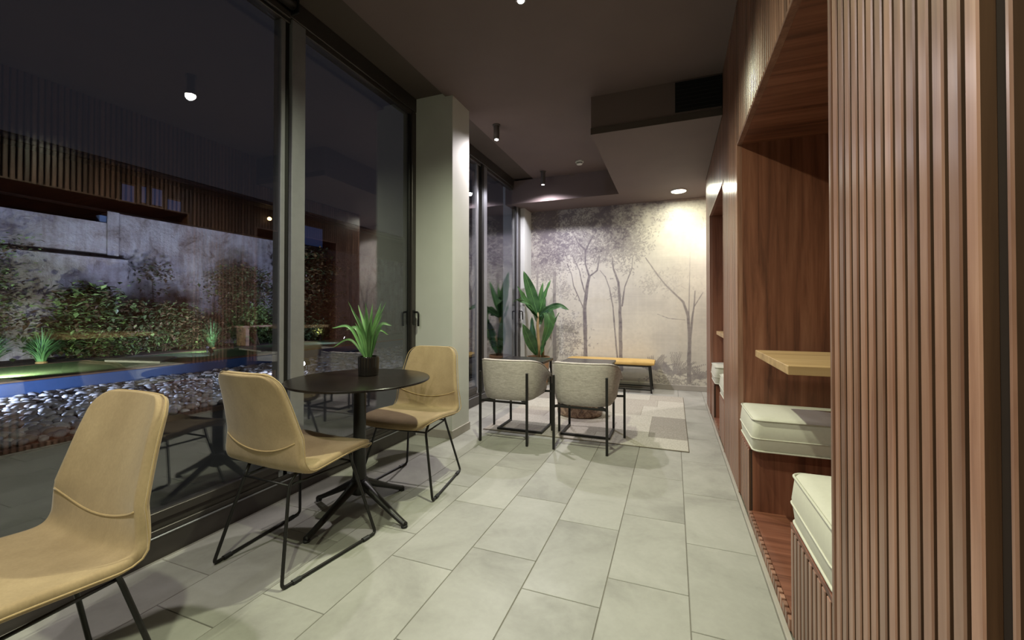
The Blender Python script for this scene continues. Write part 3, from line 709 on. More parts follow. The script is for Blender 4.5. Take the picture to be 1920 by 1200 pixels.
# ---- pot plant on the table
pp = thing('potted_plant', 'spiky green plant in a ribbed black pot on the round table', 'plant', (-1.650, 1.965, 0.742))
vs = MB(); seg = 56
prof = [(0.052, 0.0), (0.056, 0.004), (0.058, 0.05), (0.059, 0.104), (0.057, 0.110), (0.051, 0.110), (0.050, 0.096)]
pv = []; pf = []
for i, (r_, z) in enumerate(prof):
    for k in range(seg):
        rr = r_ * (1.0 - (0.022 if (k % 2 and 0 < i < 4) else 0)); a = 2*math.pi*k/seg; pv.append((rr*math.cos(a), rr*math.sin(a), z))
for i in range(len(prof)-1):
    for k in range(seg): pf.append((i*seg+k, i*seg+(k+1) % seg, (i+1)*seg+(k+1) % seg, (i+1)*seg+k))
pf.append(tuple(range(seg))[::-1])
obj('pot', vs.add(pv, pf), plain('glossy black ceramic', (0.012, 0.010, 0.009), 0.22), pp)
obj('soil', MB().lathe([(0.050, 0.085), (0.050, 0.096), (0.02, 0.100)], 24), plain('potting soil', (0.03, 0.02, 0.012), 0.95, var=0.4, scale=90), pp)
def blade(pts, wmax, mat, parent, nrm, name='leaf', fold=0.25, peak=0.4, n=8, wav=0.0, base=0.35):
    C3 = crom(pts, n); m = len(C3); rows = []
    for i, p in enumerate(C3):
        p = Vector(p); a = Vector(C3[max(0, i-1)]); b = Vector(C3[min(m-1, i+1)]); T = (b-a).normalized()
        side = T.cross(Vector(nrm)); side = side.normalized() if side.length > 1e-5 else Vector((1, 0, 0)); up = side.cross(T).normalized()
        t = i/(m-1)
        wd = wmax*(base+(1-base)*math.sin(min(1, t/peak)*math.pi/2)) if t < peak else wmax*math.cos((t-peak)/(1-peak)*math.pi/2)**0.75
        wd = max(wd, 0.0006); wv = wav*math.sin(t*23+pts[0][0]*50)
        rows.append([p+side*(-wd/2)+up*(fold*wd/2+wv), p+side*(-wd/4)+up*(fold*wd*0.2), p, p+side*(wd/4)+up*(fold*wd*0.2), p+side*(wd/2)+up*(fold*wd/2-wv)])
    o = obj(name, MB().grid(rows), mat, parent, smooth=True); return o
# blade tips relative to the pot, in metres, on axes turned to the tuft's own direction
rv = Vector((math.cos(R(21.1)), math.sin(R(21.1)), 0)); fv = Vector((-rv.y, rv.x, 0))
def L3(a, f, z): return tuple(rv*a + fv*f + Vector((0, 0, z)))
tips = [(-.205, .05, .125, .9), (-.175, -.04, .235, .35), (-.105, .03, .335, .05), (-.09, -.05, .36, 0), (-.075, .06, .345, 0), (-.12, .01, .225, .4), (-.035, .08, .33, 0), (-.01, -.02, .355, 0), (.005, .05, .35, 0), (.03, -.03, .325, .05), (.045, .07, .355, .05), (.065, .00, .335, .05), (.08, .04, .36, 0), (.085, -.05, .30, .1), (.115, .02, .245, .35), (.09, .05, .20, .6), (-.05, -.06, .26, .2), (.03, -.07, .27, .15), (-.03, .02, .30, .1)]
for i, (a, f, z, dr) in enumerate(tips):
    a *= 1.12; z = 0.1+(z-0.1)*1.22 if dr < 0.6 else z+0.02
    b = L3(a*0.08, f*0.1, 0.095); mid = L3(a*(0.35 if dr < 0.3 else 0.5), f*0.45, 0.095+(z-0.095)*(0.55 if dr < .3 else 0.9)+dr*0.07); tp = L3(a, f, z+0.01)
    blade([b, mid, tp], 0.0135+0.004*(i % 3), M['blade'], pp, (-fv.x*0.8+0.2*rv.x, -fv.y*0.8, 0.55), fold=0.35, peak=0.45, base=0.4)

# ---- grey barrel armchairs
def make_armchair():
    t = thing('armchair', 'left grey tweed barrel armchair with slim black posts', 'armchair', group='grey tweed barrel armchairs')
    a, b0, fr = 0.272, 0.27, 0.47
    def plan(s):      # s in -1..1 from right arm front round the back to left arm front
        tot = fr-b0+0.62; d = abs(s)*tot; sg = 1 if s >= 0 else -1
        if d < 0.62:
            th = d/0.62*math.pi/2; c, q = math.sin(th), math.cos(th)
            return sg*a*(abs(c)**0.70), b0-b0*(abs(q)**0.70)
        return sg*a, b0+(d-0.62)
    rows_o, ts = [], [-1+2*k/56 for k in range(57)]
    def ring(s):
        x, y = plan(s); e = 1e-3; x2, y2 = plan(min(1, s+e)); x1, y1 = plan(max(-1, s-e))
        tx, ty = x2-x1, y2-y1; l = math.hypot(tx, ty) or 1; nx, ny = ty/l, -tx/l      # outward
        f = min(1, max(0, (y-0.02)/(fr-0.02)))
        zt = 0.700-0.165*f**1.6; zb = 0.352+0.115*f**1.8
        th = 0.042; out = []
        for zz, o, tk in ((zb, -0.034, 0.5), (zb+0.03, -0.020, 0), (zb+0.12, -0.006, 0), (zb+0.22*(zt-zb)/0.35, 0.0, 0), (zt-0.03, 0.006, 0), (zt-0.008, 0.004, 0)):
            out.append((x+nx*o, y+ny*o, zz))
        out.append((x-nx*(th*0.3), y-ny*(th*0.3), zt)); out.append((x-nx*(th*0.75), y-ny*(th*0.75), zt-0.004))
        for zz in (zt-0.02, zb+0.16, zb+0.05, zb): out.append((x-nx*(th+0.008 if zz > zb+0.1 else th+0.03), y-ny*(th+0.008 if zz > zb+0.1 else th+0.03), zz))
        out.append(out[0]); return out
    rows = [ring(s) for s in ts]
    m = MB().grid(rows); k = len(rows[0])
    m.f.append(tuple(range(k-1))); m.f.append(tuple((len(rows)-1)*k+q for q in range(k-1))[::-1])
    sh = obj('shell', m, M['tweed'], t, smooth=True)
    pts = []
    for s in ts:
        r_ = ring(s); pts.append(r_[5])
    obj('piping', MB().tube(pts, 0.0035, 6), M['tweed'], sh, smooth=True)
    # seat cushion
    sv = []
    base = [(x*0.86, 0.045+(y-0.0)*0.93) for x, y in [plan(s) for s in ts]]
    lev = [(0.350, .90), (0.36, .97), (0.40, 1.0), (0.44, 1.0), (0.458, .96), (0.466, .8), (0.468, .4)]
    cen = (0, 0.27); mm = MB(); n = len(base); vs = []; fs = []
    for z, k_ in lev:
        for (x, y) in base: vs.append((cen[0]+(x-cen[0])*k_, cen[1]+(y-cen[1])*k_, z))
    for i in range(len(lev)-1):
        for q in range(n): fs.append((i*n+q, i*n+(q+1) % n, (i+1)*n+(q+1) % n, (i+1)*n+q))
    fs.append(tuple(range(n))[::-1]); fs.append(tuple((len(lev)-1)*n+q for q in range(n)))
    obj('seat_cushion', mm.add(vs, fs), M['tweed'], t, angle=60)
    wd = 0.019
    for s in (-1, 1):
        rx = s*0.211
        obj('leg', MB().cbox(rx-wd/2, rx+wd/2, -0.030, -0.011, 0, 0.598, 0.002), M['black'], t)
        fx = s*0.291
        obj('leg', MB().cbox(fx-wd/2, fx+wd/2, 0.452, 0.471, 0, 0.445, 0.002), M['black'], t)
        obj('bracket', MB().bar((rx, -0.02, 0.345), (s*0.13, 0.10, 0.345), 0.018), M['black'], t)
        obj('bracket', MB().bar((fx, 0.46, 0.372), (s*0.15, 0.42, 0.372), 0.018), M['black'], t)
        obj('side_rail', MB().bar((s*0.13, 0.09, 0.345), (s*0.15, 0.43, 0.36), 0.018), M['black'], t)
    obj('cross_rail', MB().bar((-0.21, 0.0, 0.345), (0.21, 0.0, 0.345), 0.016), M['black'], t)
    obj('cross_rail', MB().bar((-0.16, 0.42, 0.36), (0.16, 0.42, 0.36), 0.018), M['black'], t)
    return t
ac = make_armchair(); ac.location = (-1.336, 3.275, 0)
dup(ac, (-0.690, 3.285, 0), 0, 'right grey tweed barrel armchair, nearer the slatted wall')
# ---- C-shaped side tables slid over the armchairs
def c_table(x0, x1, y0, y1, label):
    t = thing('side_table', label, 'side table', ((x0+x1)/2, (y0+y1)/2, 0.0), group='black C-shaped side tables')
    a, d, s = (x1-x0)/2, (y1-y0)/2, 0.02; z0 = 0.010
    obj('tabletop', MB().cbox(-a-0.01, a+0.01, -d, d+0.01, 0.632, 0.655, 0.003), M['black_top'], t)
    for sx in (-1, 1):
        obj('post', MB().cbox(sx*(a-s/2)-s/2, sx*(a-s/2)+s/2, d-s, d, z0, 0.632, 0.002), M['black'], t)
        obj('floor_bar', MB().cbox(sx*(a-s/2)-s/2, sx*(a-s/2)+s/2, -d, d-s, z0, z0+s, 0.002), M['black'], t)
    obj('floor_bar', MB().cbox(-a+s, a-s, -d, -d+s, z0, z0+s, 0.002), M['black'], t)
    return t
c_table(-1.535, -1.10, 3.590, 3.93, 'black C-shaped side table slid over the left armchair')
c_table(-0.945, -0.51, 3.635, 3.97, 'black C-shaped side table slid over the right armchair')
# ---- patchwork rug
rg = thing('rug', 'patchwork rug in pale greys under the armchairs', 'rug', (-0.778, 4.66, 0))
obj('binding', MB().cbox(-0.892, 0.892, -1.092, 1.092, 0.0, 0.006, 0.002), plain('dark rug binding', (0.16, 0.13, 0.10), 0.95), rg)
py = [-1.088, -0.80, -0.42, -0.05, 0.42, 0.76, 1.088]; random.seed(12)
seq = ['rug_a', 'rug_c', 'rug_b', 'rug_a', 'rug_c', 'rug_b', 'rug_a']; q = 0
cuts = [[-.888, -.62, -.2, .12, .888], [-.888, -.35, .25, .57, .888], [-.888, -.5, .1, .57, .888], [-.888, -.1, .45, .888], [-.888, -.55, .0, .60, .888], [-.888, -.2, .5, .888]]
tones = [['rug_c', 'rug_b', 'rug_c', 'rug_a'], ['rug_a', 'rug_c', 'rug_a', 'rug_b'], ['rug_c', 'rug_a', 'rug_a', 'rug_b'], ['rug_a', 'rug_c', 'rug_a'], ['rug_b', 'rug_a', 'rug_c', 'rug_a'], ['rug_c', 'rug_a', 'rug_c']]
for i in range(6):
    for x0, x1, tn in zip(cuts[i][:-1], cuts[i][1:], tones[i]):
        obj('patch', MB().cbox(x0+0.0005, x1-0.0005, py[i]+0.0005, py[i+1]-0.0005, 0.002, 0.0095, 0.002), M[tn], rg)
# ---- brown marbled drum
def m_marble():
    m, nt, b = new_mat('brown emperador marble')
    v = coords(nt, (1, 1, 1)); f = noise(nt, v, 9, 6, 0.65, 2.5); g = noise(nt, v, 26, 5, 0.6, 3.0)
    c = ramp(nt, f, [(0.34, (0.05, 0.024, 0.013)), (0.48, (0.19, 0.105, 0.065)), (0.60, (0.36, 0.25, 0.17))])
    c = mixc(nt, c, ramp(nt, g, [(0.47, (0, 0, 0)), (0.50, (0.55, 0.45, 0.36)), (0.53, (0, 0, 0))]), 0.8, 'ADD')
    nt.links.new(c, b.inputs['Base Color']); b.inputs['Roughness'].default_value = 0.3; return m
dr = thing('drum_stool', 'low round brown marbled drum standing on the rug', 'stool', (-0.94, 4.46, 0.0095))
obj('drum', MB().lathe([(0.225, 0.0), (0.238, 0.012), (0.242, 0.04), (0.242, 0.24), (0.236, 0.262), (0.22, 0.27), (0.10, 0.27)], 48), m_marble(), dr, angle=40)
obj('foot_ring', MB().lathe([(0.21, -0.0005), (0.226, 0.0), (0.226, 0.004)], 48), M['rubber'], dr)
# ---- leather bench by the mural
bn = thing('upholstered_bench', 'ochre leather bench on black frame against the forest mural', 'bench', (-0.84, 6.055, 0))
m = MB(); hw, hd = 0.60, 0.19
rows = []
for a in [-1, -.985, -.95, -.85, -.5, 0, .5, .85, .95, .985, 1]:
    e = 1-max(0, abs(a)-0.93)/0.07*0.35; r_ = []
    for (yy, zz) in ((-.93, .372), (-1, .385), (-1.0, .405), (-.95, .422), (-.6, .432), (0, .436), (.6, .432), (.95, .422), (1.0, .405), (1, .385), (.93, .372), (-.93, .372)):
        r_.append((a*hw, yy*hd*(0.97+0.03*e), 0.40+(zz-0.40)*e))
    rows.append(r_)
m.grid(rows); m.f.append(tuple(range(11))); m.f.append(tuple(10*12+k for k in range(11))[::-1])
st = obj('seat_pad', m, M['leather'], bn, angle=55)
obj('piping', MB().tube([(-hw, -hd-.001, .388), (hw, -hd-.001, .388)], 0.005, 6), M['leather'], st, smooth=True)
obj('seat_frame', MB().cbox(-0.56, 0.56, -0.16, 0.16, 0.350, 0.372, 0.003), M['black'], bn)
for sx in (-1, 1):
    for sy in (-1, 1):
        obj('leg', MB().bar((sx*0.535, sy*0.145, 0.352), (sx*0.565, sy*0.165, 0.0), 0.022), M['black'], bn)
    obj('end_rail', MB().bar((sx*0.562, -0.163, 0.045), (sx*0.562, 0.163, 0.045), 0.016), M['black'], bn)
for sy in (-1, 1): obj('stretcher', MB().bar((-0.562, sy*0.163, 0.045), (0.562, sy*0.163, 0.045), 0.016), M['black'], bn)
# ---- banana plant
bp = thing('banana_plant', 'tall green banana plant in a tan pot by the far window', 'plant', (-1.89, 5.99, 0))
obj('pot', MB().lathe([(0.125, 0.0), (0.135, 0.006), (0.165, 0.40), (0.172, 0.405), (0.172, 0.425), (0.155, 0.425), (0.152, 0.39)], 36), plain('tan clay', (0.36, 0.20, 0.10), 0.7, var=0.15), bp, angle=40)
obj('soil', MB().lathe([(0.15, 0.37), (0.152, 0.39), (0.05, 0.395)], 28), plain('soil', (0.03, 0.02, 0.012), 0.95, var=0.4, scale=60), bp)
obj('trunk', MB().tube([(0, 0, .38), (0.005, 0, .6), (-0.01, 0, .88), (0, 0, 1.08)], [.030, .026, .022, .014], 10), M['stem'], bp, smooth=True)
obj('trunk', MB().tube([(0.06, 0.03, .38), (0.07, 0.03, .55), (0.085, 0.03, .72)], [.024, .018, .010], 10), M['stem'], bp, smooth=True)
BL = [([(0, 0, 1.0), (-.09, -.04, 1.36), (-.19, -.12, 1.70)], .20), ([(0, 0, 1.0), (-.12, -.16, 1.22), (-.20, -.36, 1.46)], .13), ([(0, 0, 1.0), (-.07, -.20, 1.20), (-.15, -.38, 1.27), (-.21, -.52, 1.23)], .11),
      ([(0, 0, 1.03), (.02, .03, 1.28), (.06, .05, 1.54)], .095), ([(0, 0, 1.03), (.08, .0, 1.28), (.19, .02, 1.57)], .11), ([(.01, 0, 1.0), (.16, -.08, 1.12), (.34, -.11, 1.18), (.50, -.13, 1.12)], .11),
      ([(.02, -.02, 1.05), (.16, -.06, 1.09), (.19, -.10, .88), (.09, -.12, .58)], .22), ([(.07, .03, .68), (.19, .03, .85), (.31, .05, 1.08)], .10), ([(-.02, -.02, .45), (-.09, -.14, .68), (-.15, -.28, .92)], .19),
      ([(-.01, -.03, .45), (-.05, -.07, .72), (-.07, -.09, 1.02)], .15), ([(.02, .05, .9), (.03, .11, 1.1), (.06, .17, 1.32)], .12), ([(0, .02, .9), (-.06, .08, 1.05), (-.10, .13, 1.25)], .12), ([(.05, -.02, .45), (.11, -.05, .64), (.16, -.07, .86)], .13)]
for bi, (pts, wd) in enumerate(BL):
    lf = blade(pts, wd*0.82, M['leaf'], bp, ((0.15, 0.9, -0.7, 0.5, -0.4)[bi % 5], -1, (0.35, 0.7, 0.2)[bi % 3]), fold=0.22, peak=0.45, n=10, wav=0.006, base=0.25)
    obj('midrib', MB().tube([Vector(p)+Vector((0.001, -0.003, 0.001)) for p in crom(pts, 6)], 0.0035, 5), M['blade'], lf, smooth=True)

# ================================================================== GARDEN
struct('terrace', MB().box(-4.80, -2.30, -6, 16, -0.12, -0.02), plain('dark slate terrace', (0.03, 0.028, 0.026), 0.6, var=0.3, scale=3), 'dark terrace paving outside the window', cat='terrace')
edg = struct('trim_4', MB().cbox(-4.86, -4.80, -6, 16, -0.12, 0.035, 0.004), plain('weathered steel edging', (0.05, 0.030, 0.018), 0.7, var=0.3), 'dark steel edging along the pebble bed', cat='trim')
struct('pebble_base', MB().box(-7.78, -4.86, -6, 16, -0.14, -0.03), plain('dark gravel', (0.02, 0.02, 0.022), 0.9), 'dark ground under the pebbles', cat='ground')
kb = struct('kerb', MB().cbox(-7.95, -7.78, -6, 18, -0.1, 0.20, 0.006), plain('blue light tinted kerb', (0.050, 0.105, 0.25), 0.6, var=0.15, scale=2), 'low kerb coloured as if lit blue behind the pebble bed', cat='kerb')  # blue of the garden light is put into the kerb colour
obj('rim', MB().cbox(-7.96, -7.765, -6, 18, 0.20, 0.222, 0.003), plain('rust brown rim', (0.16, 0.075, 0.035), 0.7, var=0.3), kb)
def m_lawn():
    m, nt, b = new_mat('artificial lawn')
    f = noise(nt, coords(nt, (60, 60, 60), False), 1, 3); g = noise(nt, coords(nt, (1, 1, 1), False), 1.2, 3)
    c = mixc(nt, ramp(nt, f, [(0.3, (0.07, 0.14, 0.05)), (0.7, (0.17, 0.28, 0.11))]), ramp(nt, g, [(0.3, (0.75,)*3), (0.7, (1,)*3)]), 1.0, 'MULTIPLY')
    nt.links.new(c, b.inputs['Base Color']); b.inputs['Roughness'].default_value = 0.9; bump(nt, b, f, 0.8, 0.01); return m
struct('lawn', MB().box(-9.90, -7.96, -6, 18, -0.1, 0.205), m_lawn(), 'short green lawn strip behind the blue kerb', cat='lawn')
struct('planting_bed', MB().box(-11.4, -9.90, -6, 18, -0.1, 0.215), plain('brown soil', (0.05, 0.032, 0.02), 0.95, var=0.4, scale=12, bmp=0.6), 'brown soil of the planting bed', cat='soil')
for q, lab in (([(-9.36, 4.30), (-8.2, 4.52), (-8.76, 5.10), (-9.78, 4.97)], 'flat concrete slab on the lawn behind the nearest chair'), ([(-9.36, 6.75), (-8.33, 6.50), (-8.55, 7.05), (-9.3, 7.2)], 'flat concrete slab on the lawn near the window frame')):
    m = MB(); vs = [(x, y, 0.203) for x, y in q] + [(x, y, 0.235) for x, y in q]
    ins = [(x+(sum(a for a, _ in q)/4-x)*0.02, y+(sum(b for _, b in q)/4-y)*0.02, 0.239) for x, y in q]
    m.add(vs+ins, [(3, 2, 1, 0), (8, 9, 10, 11)] + [(k, (k+1) % 4, 4+(k+1) % 4, 4+k) for k in range(4)] + [(4+k, 4+(k+1) % 4, 8+(k+1) % 4, 8+k) for k in range(4)])
    tag(obj('stepping_slab', m, plain('pale concrete', (0.30, 0.29, 0.26), 0.85, bmp=0.2)), lab, 'slab', 'concrete lawn slabs')

def m_conc():
    m, nt, b = new_mat('stained concrete')
    v = coords(nt, (1, 1, 1), False); f = noise(nt, v, 1.7, 9, 0.72, 0.6); g = noise(nt, coords(nt, (3, 3, 0.35), False), 2.5, 4); r_ = noise(nt, v, 16, 5, 0.7)
    c = ramp(nt, f, [(0.33, (0.17, 0.14, 0.125)), (0.43, (0.36, 0.33, 0.32)), (0.55, (0.47, 0.46, 0.46)), (0.7, (0.56, 0.55, 0.55))])
    c = mixc(nt, c, ramp(nt, g, [(0.36, (0.5, 0.45, 0.42)), (0.56, (1, 1, 1))]), 0.5, 'MULTIPLY')
    nt.links.new(c, b.inputs['Base Color']); b.inputs['Roughness'].default_value = 0.9; bump(nt, b, r_, 1.0, 0.03); return m
MC = m_conc()
gw = struct('garden_wall', MB().box(-11.55, -11.2, -8, 5.22, 0, 2.96).box(-11.55, -11.2, 5.22, 24, 0, 3.20), MC, 'stained concrete boundary wall of the garden', cat='wall')
obj('lower_slab', MB().cbox(-11.2, -11.08, -8, 5.50, 0, 2.18, 0.01), MC, gw)
m = MB(); m.add([(-11.2, -8, 2.34), (-11.2, 5.46, 2.24), (-11.05, 5.46, 2.20), (-11.05, -8, 2.28), (-11.2, -8, 2.18), (-11.2, 5.46, 2.15), (-11.05, 5.46, 2.15), (-11.05, -8, 2.18)], [(0, 3, 2, 1), (4, 5, 6, 7), (3, 7, 6, 2), (1, 2, 6, 5), (0, 4, 7, 3)])
obj('ledge_cap', m, MC, gw)
obj('pier', MB().cbox(-11.2, -11.16, 5.16, 5.36, 2.2, 3.22, 0.01), MC, gw)
jb = thing('junction_box', 'small blue-grey box on top of the wall step', 'box', (-11.30, 5.14, 2.96))
obj('case', MB().cbox(-0.08, 0.08, -0.09, 0.09, 0, 0.16, 0.01), plain('blue grey plastic', (0.10, 0.16, 0.28), 0.6), jb)
obj('conduit', MB().tube([(0, 0.09, 0.05), (0, 0.2, 0.05), (0, 0.2, 0.24)], 0.015, 8), M['metal_dark'], jb)
# neighbour building
nb = thing('neighbour_building', 'dark neighbouring building behind the garden wall with small blue windows', 'building', (-14, 0, 0))
dk = plain('dark brown cladding', (0.022, 0.014, 0.013), 0.85, var=0.3, scale=2)
obj('facade', MB().box(-4, 0, -12, 34, 0, 4.85), dk, nb)
rf = obj('roof', MB().box(-4.3, 0.45, -12.4, 34.4, 4.85, 5.02), plain('dark roof', (0.03, 0.03, 0.04), 0.7), nb)
obj('gutter', MB().tube([(0.50, -12.4, 4.92), (0.50, 34.4, 4.92)], 0.06, 8), plain('grey gutter', (0.10, 0.10, 0.13), 0.5), rf, smooth=True)
obj('pipe', MB().tube([(0.05, -12, 3.76), (0.05, 34, 3.68)], 0.035, 8), plain('pale pipe', (0.35, 0.30, 0.26), 0.5), nb, smooth=True)
bluepane = emit('dusk blue lit pane', (0.10, 0.20, 0.55), 0.08)
for (y0, y1, z0, z1) in ((6.75, 7.02, 4.10, 4.55), (7.20, 7.30, 4.15, 4.60), (7.45, 7.70, 4.15, 4.62), (7.85, 8.2, 4.1, 4.4), (12.75, 13.7, 3.78, 4.55)):
    wf = obj('window', MB().cbox(-0.02, 0.04, y0-0.05, y1+0.05, z0-0.05, z1+0.05, 0.01), M['metal_dark'], nb)
    obj('pane', MB().box(0.035, 0.045, y0, y1, z0, z1), bluepane, wf)
lp = obj('lamp', MB().lathe([(0.03, -0.06), (0.07, -0.03), (0.07, 0.03), (0.03, 0.06)], 14, (0.16, 11.1, 4.47)), emit('warm wall lamp', (1, 0.62, 0.25), 6), nb)
obj('lamp_arm', MB().tube([(0, 11.1, 4.56), (0.16, 11.1, 4.56), (0.16, 11.1, 4.52)], 0.015, 6), M['black'], lp)

# ---- river pebbles
rng = random.Random(5)
peb = []
peb_mats = [plain('pebble %d' % i, c, 0.5, var=0.18, scale=14) for i, c in enumerate(((0.40, 0.39, 0.41), (0.30, 0.29, 0.31), (0.52, 0.50, 0.48), (0.38, 0.32, 0.28), (0.60, 0.58, 0.56)))]
import bmesh
pm = []
for i in range(10):
    bm = bmesh.new(); bmesh.ops.create_icosphere(bm, subdivisions=2, radius=0.5)
    k = Vector((rng.uniform(-1, 1), rng.uniform(-1, 1), rng.uniform(-1, 1)))
    for vtx in bm.verts:
        c = vtx.co; f = 1+0.14*math.sin(3*c.dot(k)+i)+0.08*math.cos(5*c.x+i*2); vtx.co = Vector((c.x*f, c.y*f*(0.66+0.03*(i % 5)), c.z*f*0.52))
    me = bpy.data.meshes.new('pebble'); bm.to_mesh(me); bm.free(); me.materials.append(peb_mats[i % 5]); me.polygons.foreach_set('use_smooth', [True]*len(me.polygons)); pm.append(me)
sp = 0.102; x = -7.72
while x < -4.92:
    y = -1.5
    while y < 13.5:
        px, py_ = x+rng.uniform(-.05, .05), y+rng.uniform(-.05, .05); s = rng.uniform(0.085, 0.155)
        px = min(max(px, -7.66), -4.98)
        peb.append((px, py_, s, rng.random()*6.28, rng.uniform(-.3, .3), rng.randrange(10), rng.uniform(0.0, 0.03)))
        y += sp
    x += sp*0.92
def vis(p): return p[1] > 0.34*abs(p[0]) - 0.1 and p[1] < 1.1*abs(p[0])
order = sorted(range(len(peb)), key=lambda i: (not vis(peb[i]), math.hypot(peb[i][0], peb[i][1])/peb[i][2]))
solo = set(order[:300])
rest_v = {i: ([], []) for i in range(5)}
for i, (px, py_, s, rz, tl, k, dz) in enumerate(peb):
    mt = Matrix.Translation((px, py_, 0.005+dz)) @ Matrix.Rotation(rz, 4, 'Z') @ Matrix.Rotation(tl, 4, 'X') @ Matrix.Scale(s, 4)
    if i in solo:
        o = link('pebble', pm[k]); o.matrix_world = mt
        tag(o, 'rounded grey river pebble in the pebble bed outside the window', 'pebble', 'river pebbles in the bed outside')
    else:
        vs, fs = rest_v[k % 5]; n0 = len(vs)
        vs += [tuple(mt @ v_.co) for v_ in pm[k].vertices]; fs += [tuple(q+n0 for q in p.vertices) for p in pm[k].polygons]
allv, allf, mi = [], [], []
for k in range(5):
    n0 = len(allv); allv += rest_v[k][0]; allf += [tuple(q+n0 for q in f) for f in rest_v[k][1]]; mi += [k]*len(rest_v[k][1])
me = bpy.data.meshes.new('pebble_bed'); me.from_pydata(allv, [], allf)
for k in range(5): me.materials.append(peb_mats[k])
me.polygons.foreach_set('material_index', mi); me.polygons.foreach_set('use_smooth', [True]*len(allf)); me.update()
tag(link('pebble_bed', me), 'rest of the grey river pebbles filling the bed', 'pebbles', kind='stuff')

# ---- plants of the garden
def shrub(name, label, x, y, z, rx, ry, h, n, size, mats, seed, shape='bush', spray=0):
    r = random.Random(seed); t = thing(name, label, 'shrub', (x, y, z), group='garden plants')
    ms = [MB() for _ in mats]
    anchors = [(r.gauss(0, .42)*rx, r.gauss(0, .42)*ry, h*(0.12+0.88*r.random()**0.9)) for _ in range(max(10, n//45))]
    anchors = [(max(-11.0-x, a), b, c) for a, b, c in anchors]
    if shape == 'cone': anchors = [(a*(1.15-c/h), b*(1.15-c/h), c) for a, b, c in anchors]
    for _ in range(n):
        a = anchors[r.randrange(len(anchors))]
        p = Vector((max(-10.93-x, a[0]+r.gauss(0, .16)), a[1]+r.gauss(0, .20), max(0.02, a[2]+r.gauss(0, .07))))
        d = Vector((r.gauss(0, 1), r.gauss(0, 1), r.gauss(-.1, .45))).normalized(); s = d.cross(Vector((0, 0, 1)))
        s = s.normalized() if s.length > 1e-3 else Vector((1, 0, 0))
        l = size*r.uniform(.6, 1.25); wd = l*0.30; up = Vector((0, 0, l*0.12))
        ms[r.randrange(len(mats))].add([p, p+d*l*.5+s*wd+up, p+d*l, p+d*l*.5-s*wd+up], [(0, 1, 2), (0, 2, 3)])
    for k, (mb, mt) in enumerate(zip(ms, mats)): obj('foliage', mb, M[mt], t)
    for k in range(5):
        a = anchors[r.randrange(len(anchors))]
        obj('stem', MB().tube([(r.gauss(0, .04), r.gauss(0, .04), 0), (a[0]*.5, a[1]*.5, a[2]*.55), a], [.012, .009, .004], 5), M['bark'], t)
    return t
def grass(label, x, y, z, n, h, spread, mat, seed, wd=0.022):
    r = random.Random(seed); t = thing('grass_clump', label, 'grass', (x, y, z), group='grass clumps'); mb = MB()
    for _ in range(n):
        a = r.random()*6.283; l = h*r.uniform(.6, 1.1); o = spread*r.random()**0.6; s = Vector((-math.sin(a), math.cos(a), 0)); d = Vector((math.cos(a), math.sin(a), 0))
        p0 = d*0.05*r.random(); rows = []
        for q in range(6):
            tt = q/5; p = p0+d*o*tt**1.6+Vector((0, 0, l*(tt-0.42*(o/spread)*tt**2.4))); w_ = wd*(1-tt)**0.7+0.001
            rows.append([p-s*w_/2, p+s*w_/2])
        mb.grid(rows)
    obj('blades', mb, M[mat], t)
    obj('crown', MB().lathe([(0.07, -0.01), (0.075, 0.02), (0.03, 0.05)], 12), M['stem'], t)
    return t
GZ = 0.215
shrub('leafy_shrub', 'bright leafy shrub under the concrete wall, left of the nearest chair', -10.45, 4.55, GZ, .45, .75, 1.30, 4200, .13, ['shrub_a', 'shrub_b', 'shrub_c'], 1, 'cone')
shrub('low_shrub', 'low dark shrub in front of the bright leafy shrub', -10.30, 4.75, GZ, .35, .9, .60, 4200, .10, ['shrub_b', 'shrub_a', 'shrub_c'], 2)
shrub('dense_shrub', 'dense dark reddish shrub in the middle of the planting bed', -10.50, 5.85, GZ, .45, .75, .95, 5200, .10, ['shrub_b', 'shrub_c', 'shrub_b'], 3)
shrub('climbing_vine', 'thin climbing plant growing up the middle of the concrete wall', -11.02, 5.98, GZ, .06, .28, 1.95, 700, .09, ['shrub_c', 'shrub_b'], 4)
shrub('tall_bush', 'tall dark bush on the wall beside the window frame', -10.75, 7.75, GZ, .35, .75, 2.0, 6500, .10, ['shrub_b', 'shrub_c'], 5)
shrub('bright_sapling', 'small bright green sapling above the garden bench', -10.15, 7.80, GZ, .10, .12, 1.02, 500, .10, ['shrub_a'], 6)
shrub('fern_bank', 'low dark fern growth behind the garden bench', -10.45, 8.6, GZ, .35, .9, .62, 3600, .11, ['shrub_b'], 7)
shrub('bamboo_clump', 'tall dry brown bamboo behind the second window pane', -10.7, 10.1, GZ, .35, .95, 2.75, 6000, .14, ['reed', 'shrub_c', 'shrub_b'], 8)
shrub('overhanging_bush', 'tall speckled bush at the left picture edge', -10.7, 3.2, GZ, .35, .42, 2.1, 3800, .085, ['shrub_b', 'shrub_a', 'shrub_c'], 9)
shrub('ground_ivy', 'low ivy patch between the shrub and the grass tuft', -10.35, 6.6, GZ, .3, .5, .5, 2600, .09, ['shrub_b', 'shrub_c'], 10)
shrub('far_fern', 'dark fern at the foot of the dry bamboo', -10.2, 9.7, GZ, .3, .7, .55, 2400, .11, ['shrub_b'], 14)
grass('bright green grass clump lit from below, left of the nearest chair', -10.0, 3.75, GZ, 170, .62, .42, 'grassblade', 11)
grass('green grass clump at the left picture edge', -10.1, 3.20, GZ, 140, .62, .40, 'grassblade', 12)
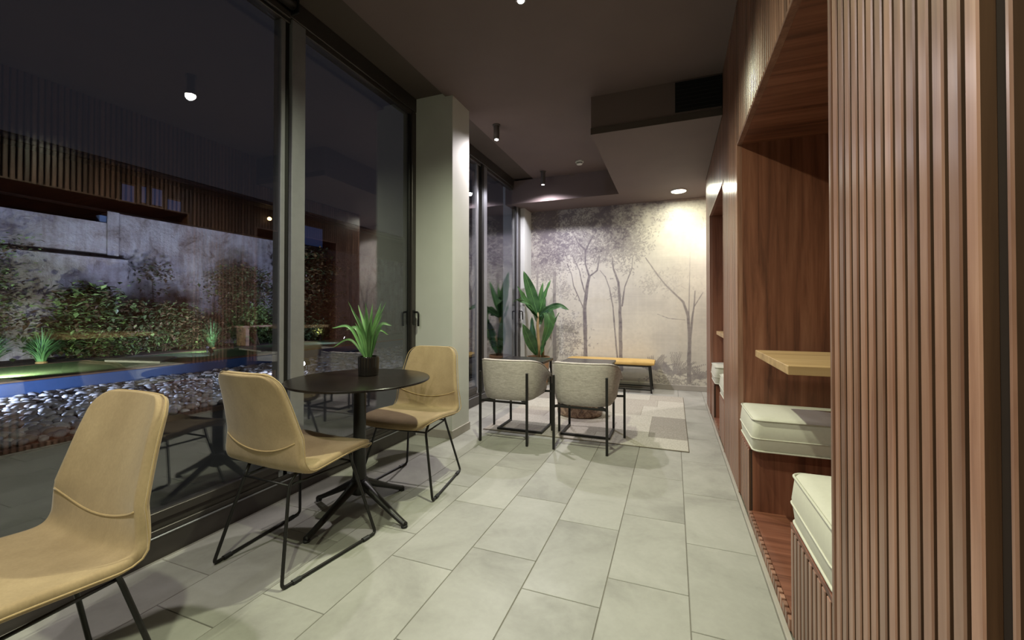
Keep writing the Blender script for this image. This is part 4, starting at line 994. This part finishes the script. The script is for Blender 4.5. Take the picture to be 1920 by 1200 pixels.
grass('upright green grass clump between the chairs beyond the pebbles', -10.1, 6.62, GZ, 150, .75, .30, 'grassblade', 13)
gb = thing('garden_bench', 'narrow wooden plank bench in the planting bed', 'bench', (-10.2, 8.05, GZ))
plank = wood('weathered plank', (0.16, 0.09, 0.045), (0.26, 0.155, 0.08), (0.34, 0.22, 0.12), 1, 0.7)
for k in range(2): obj('plank', MB().cbox(-0.20+k*0.21, 0.0+k*0.21, -0.75, 0.75, 0.46, 0.51, 0.006), plank, gb)
for s in (-1, 1): obj('leg', MB().cbox(-0.17, 0.17, s*0.6-0.05, s*0.6+0.05, 0, 0.46, 0.006), plank, gb)

# ---- garden lamps
VIO = (0.62, 0.67, 1.0); BLUE = (0.55, 0.66, 1.0); GRN = (0.95, 1.0, 0.72)
garden_spot(-6.05, 5.60, 0.06, 'small bright garden spotlight among the pebbles behind the round table', 150, (0.66, 0.76, 1.0), (-6.6, 3.0, 0.05), 120, em=120)
garden_spot(-7.35, 1.30, 0.06, 'garden spotlight in the pebbles beyond the left picture edge', 560, (0.58, 0.70, 1.0), (-6.8, 4.0, 0.0), 130)
garden_spot(-8.35, 2.66, 0.205, 'garden spotlight on the lawn at the left picture edge', 210, GRN, (-9.7, 4.3, 0.35), 130)
garden_spot(-9.3, 6.0, 0.205, 'green-white garden spotlight on the lawn before the dark shrubs', 40, GRN, (-10.5, 6.2, 0.6), 140, em=4)
garden_spot(-8.6, 1.6, 0.205, 'added violet wall washer on the lawn left of the view', 400, VIO, (-11.2, 2.9, 2.1), 130, size=0.25)  # the violet lamps are added to brighten the garden wall
garden_spot(-8.5, 5.55, 0.205, 'added violet wall washer on the lawn between the concrete slabs', 380, VIO, (-11.2, 5.5, 2.3), 130, size=0.25)
garden_spot(-8.5, 9.2, 0.205, 'added violet wall washer on the far end of the lawn', 260, VIO, (-11.2, 7.2, 2.3), 130, size=0.25)
garden_spot(-9.8, 9.55, GZ, 'warm spotlight at the foot of the dry bamboo', 40, (1.0, 0.75, 0.5), (-10.7, 10.1, 1.4), 90)
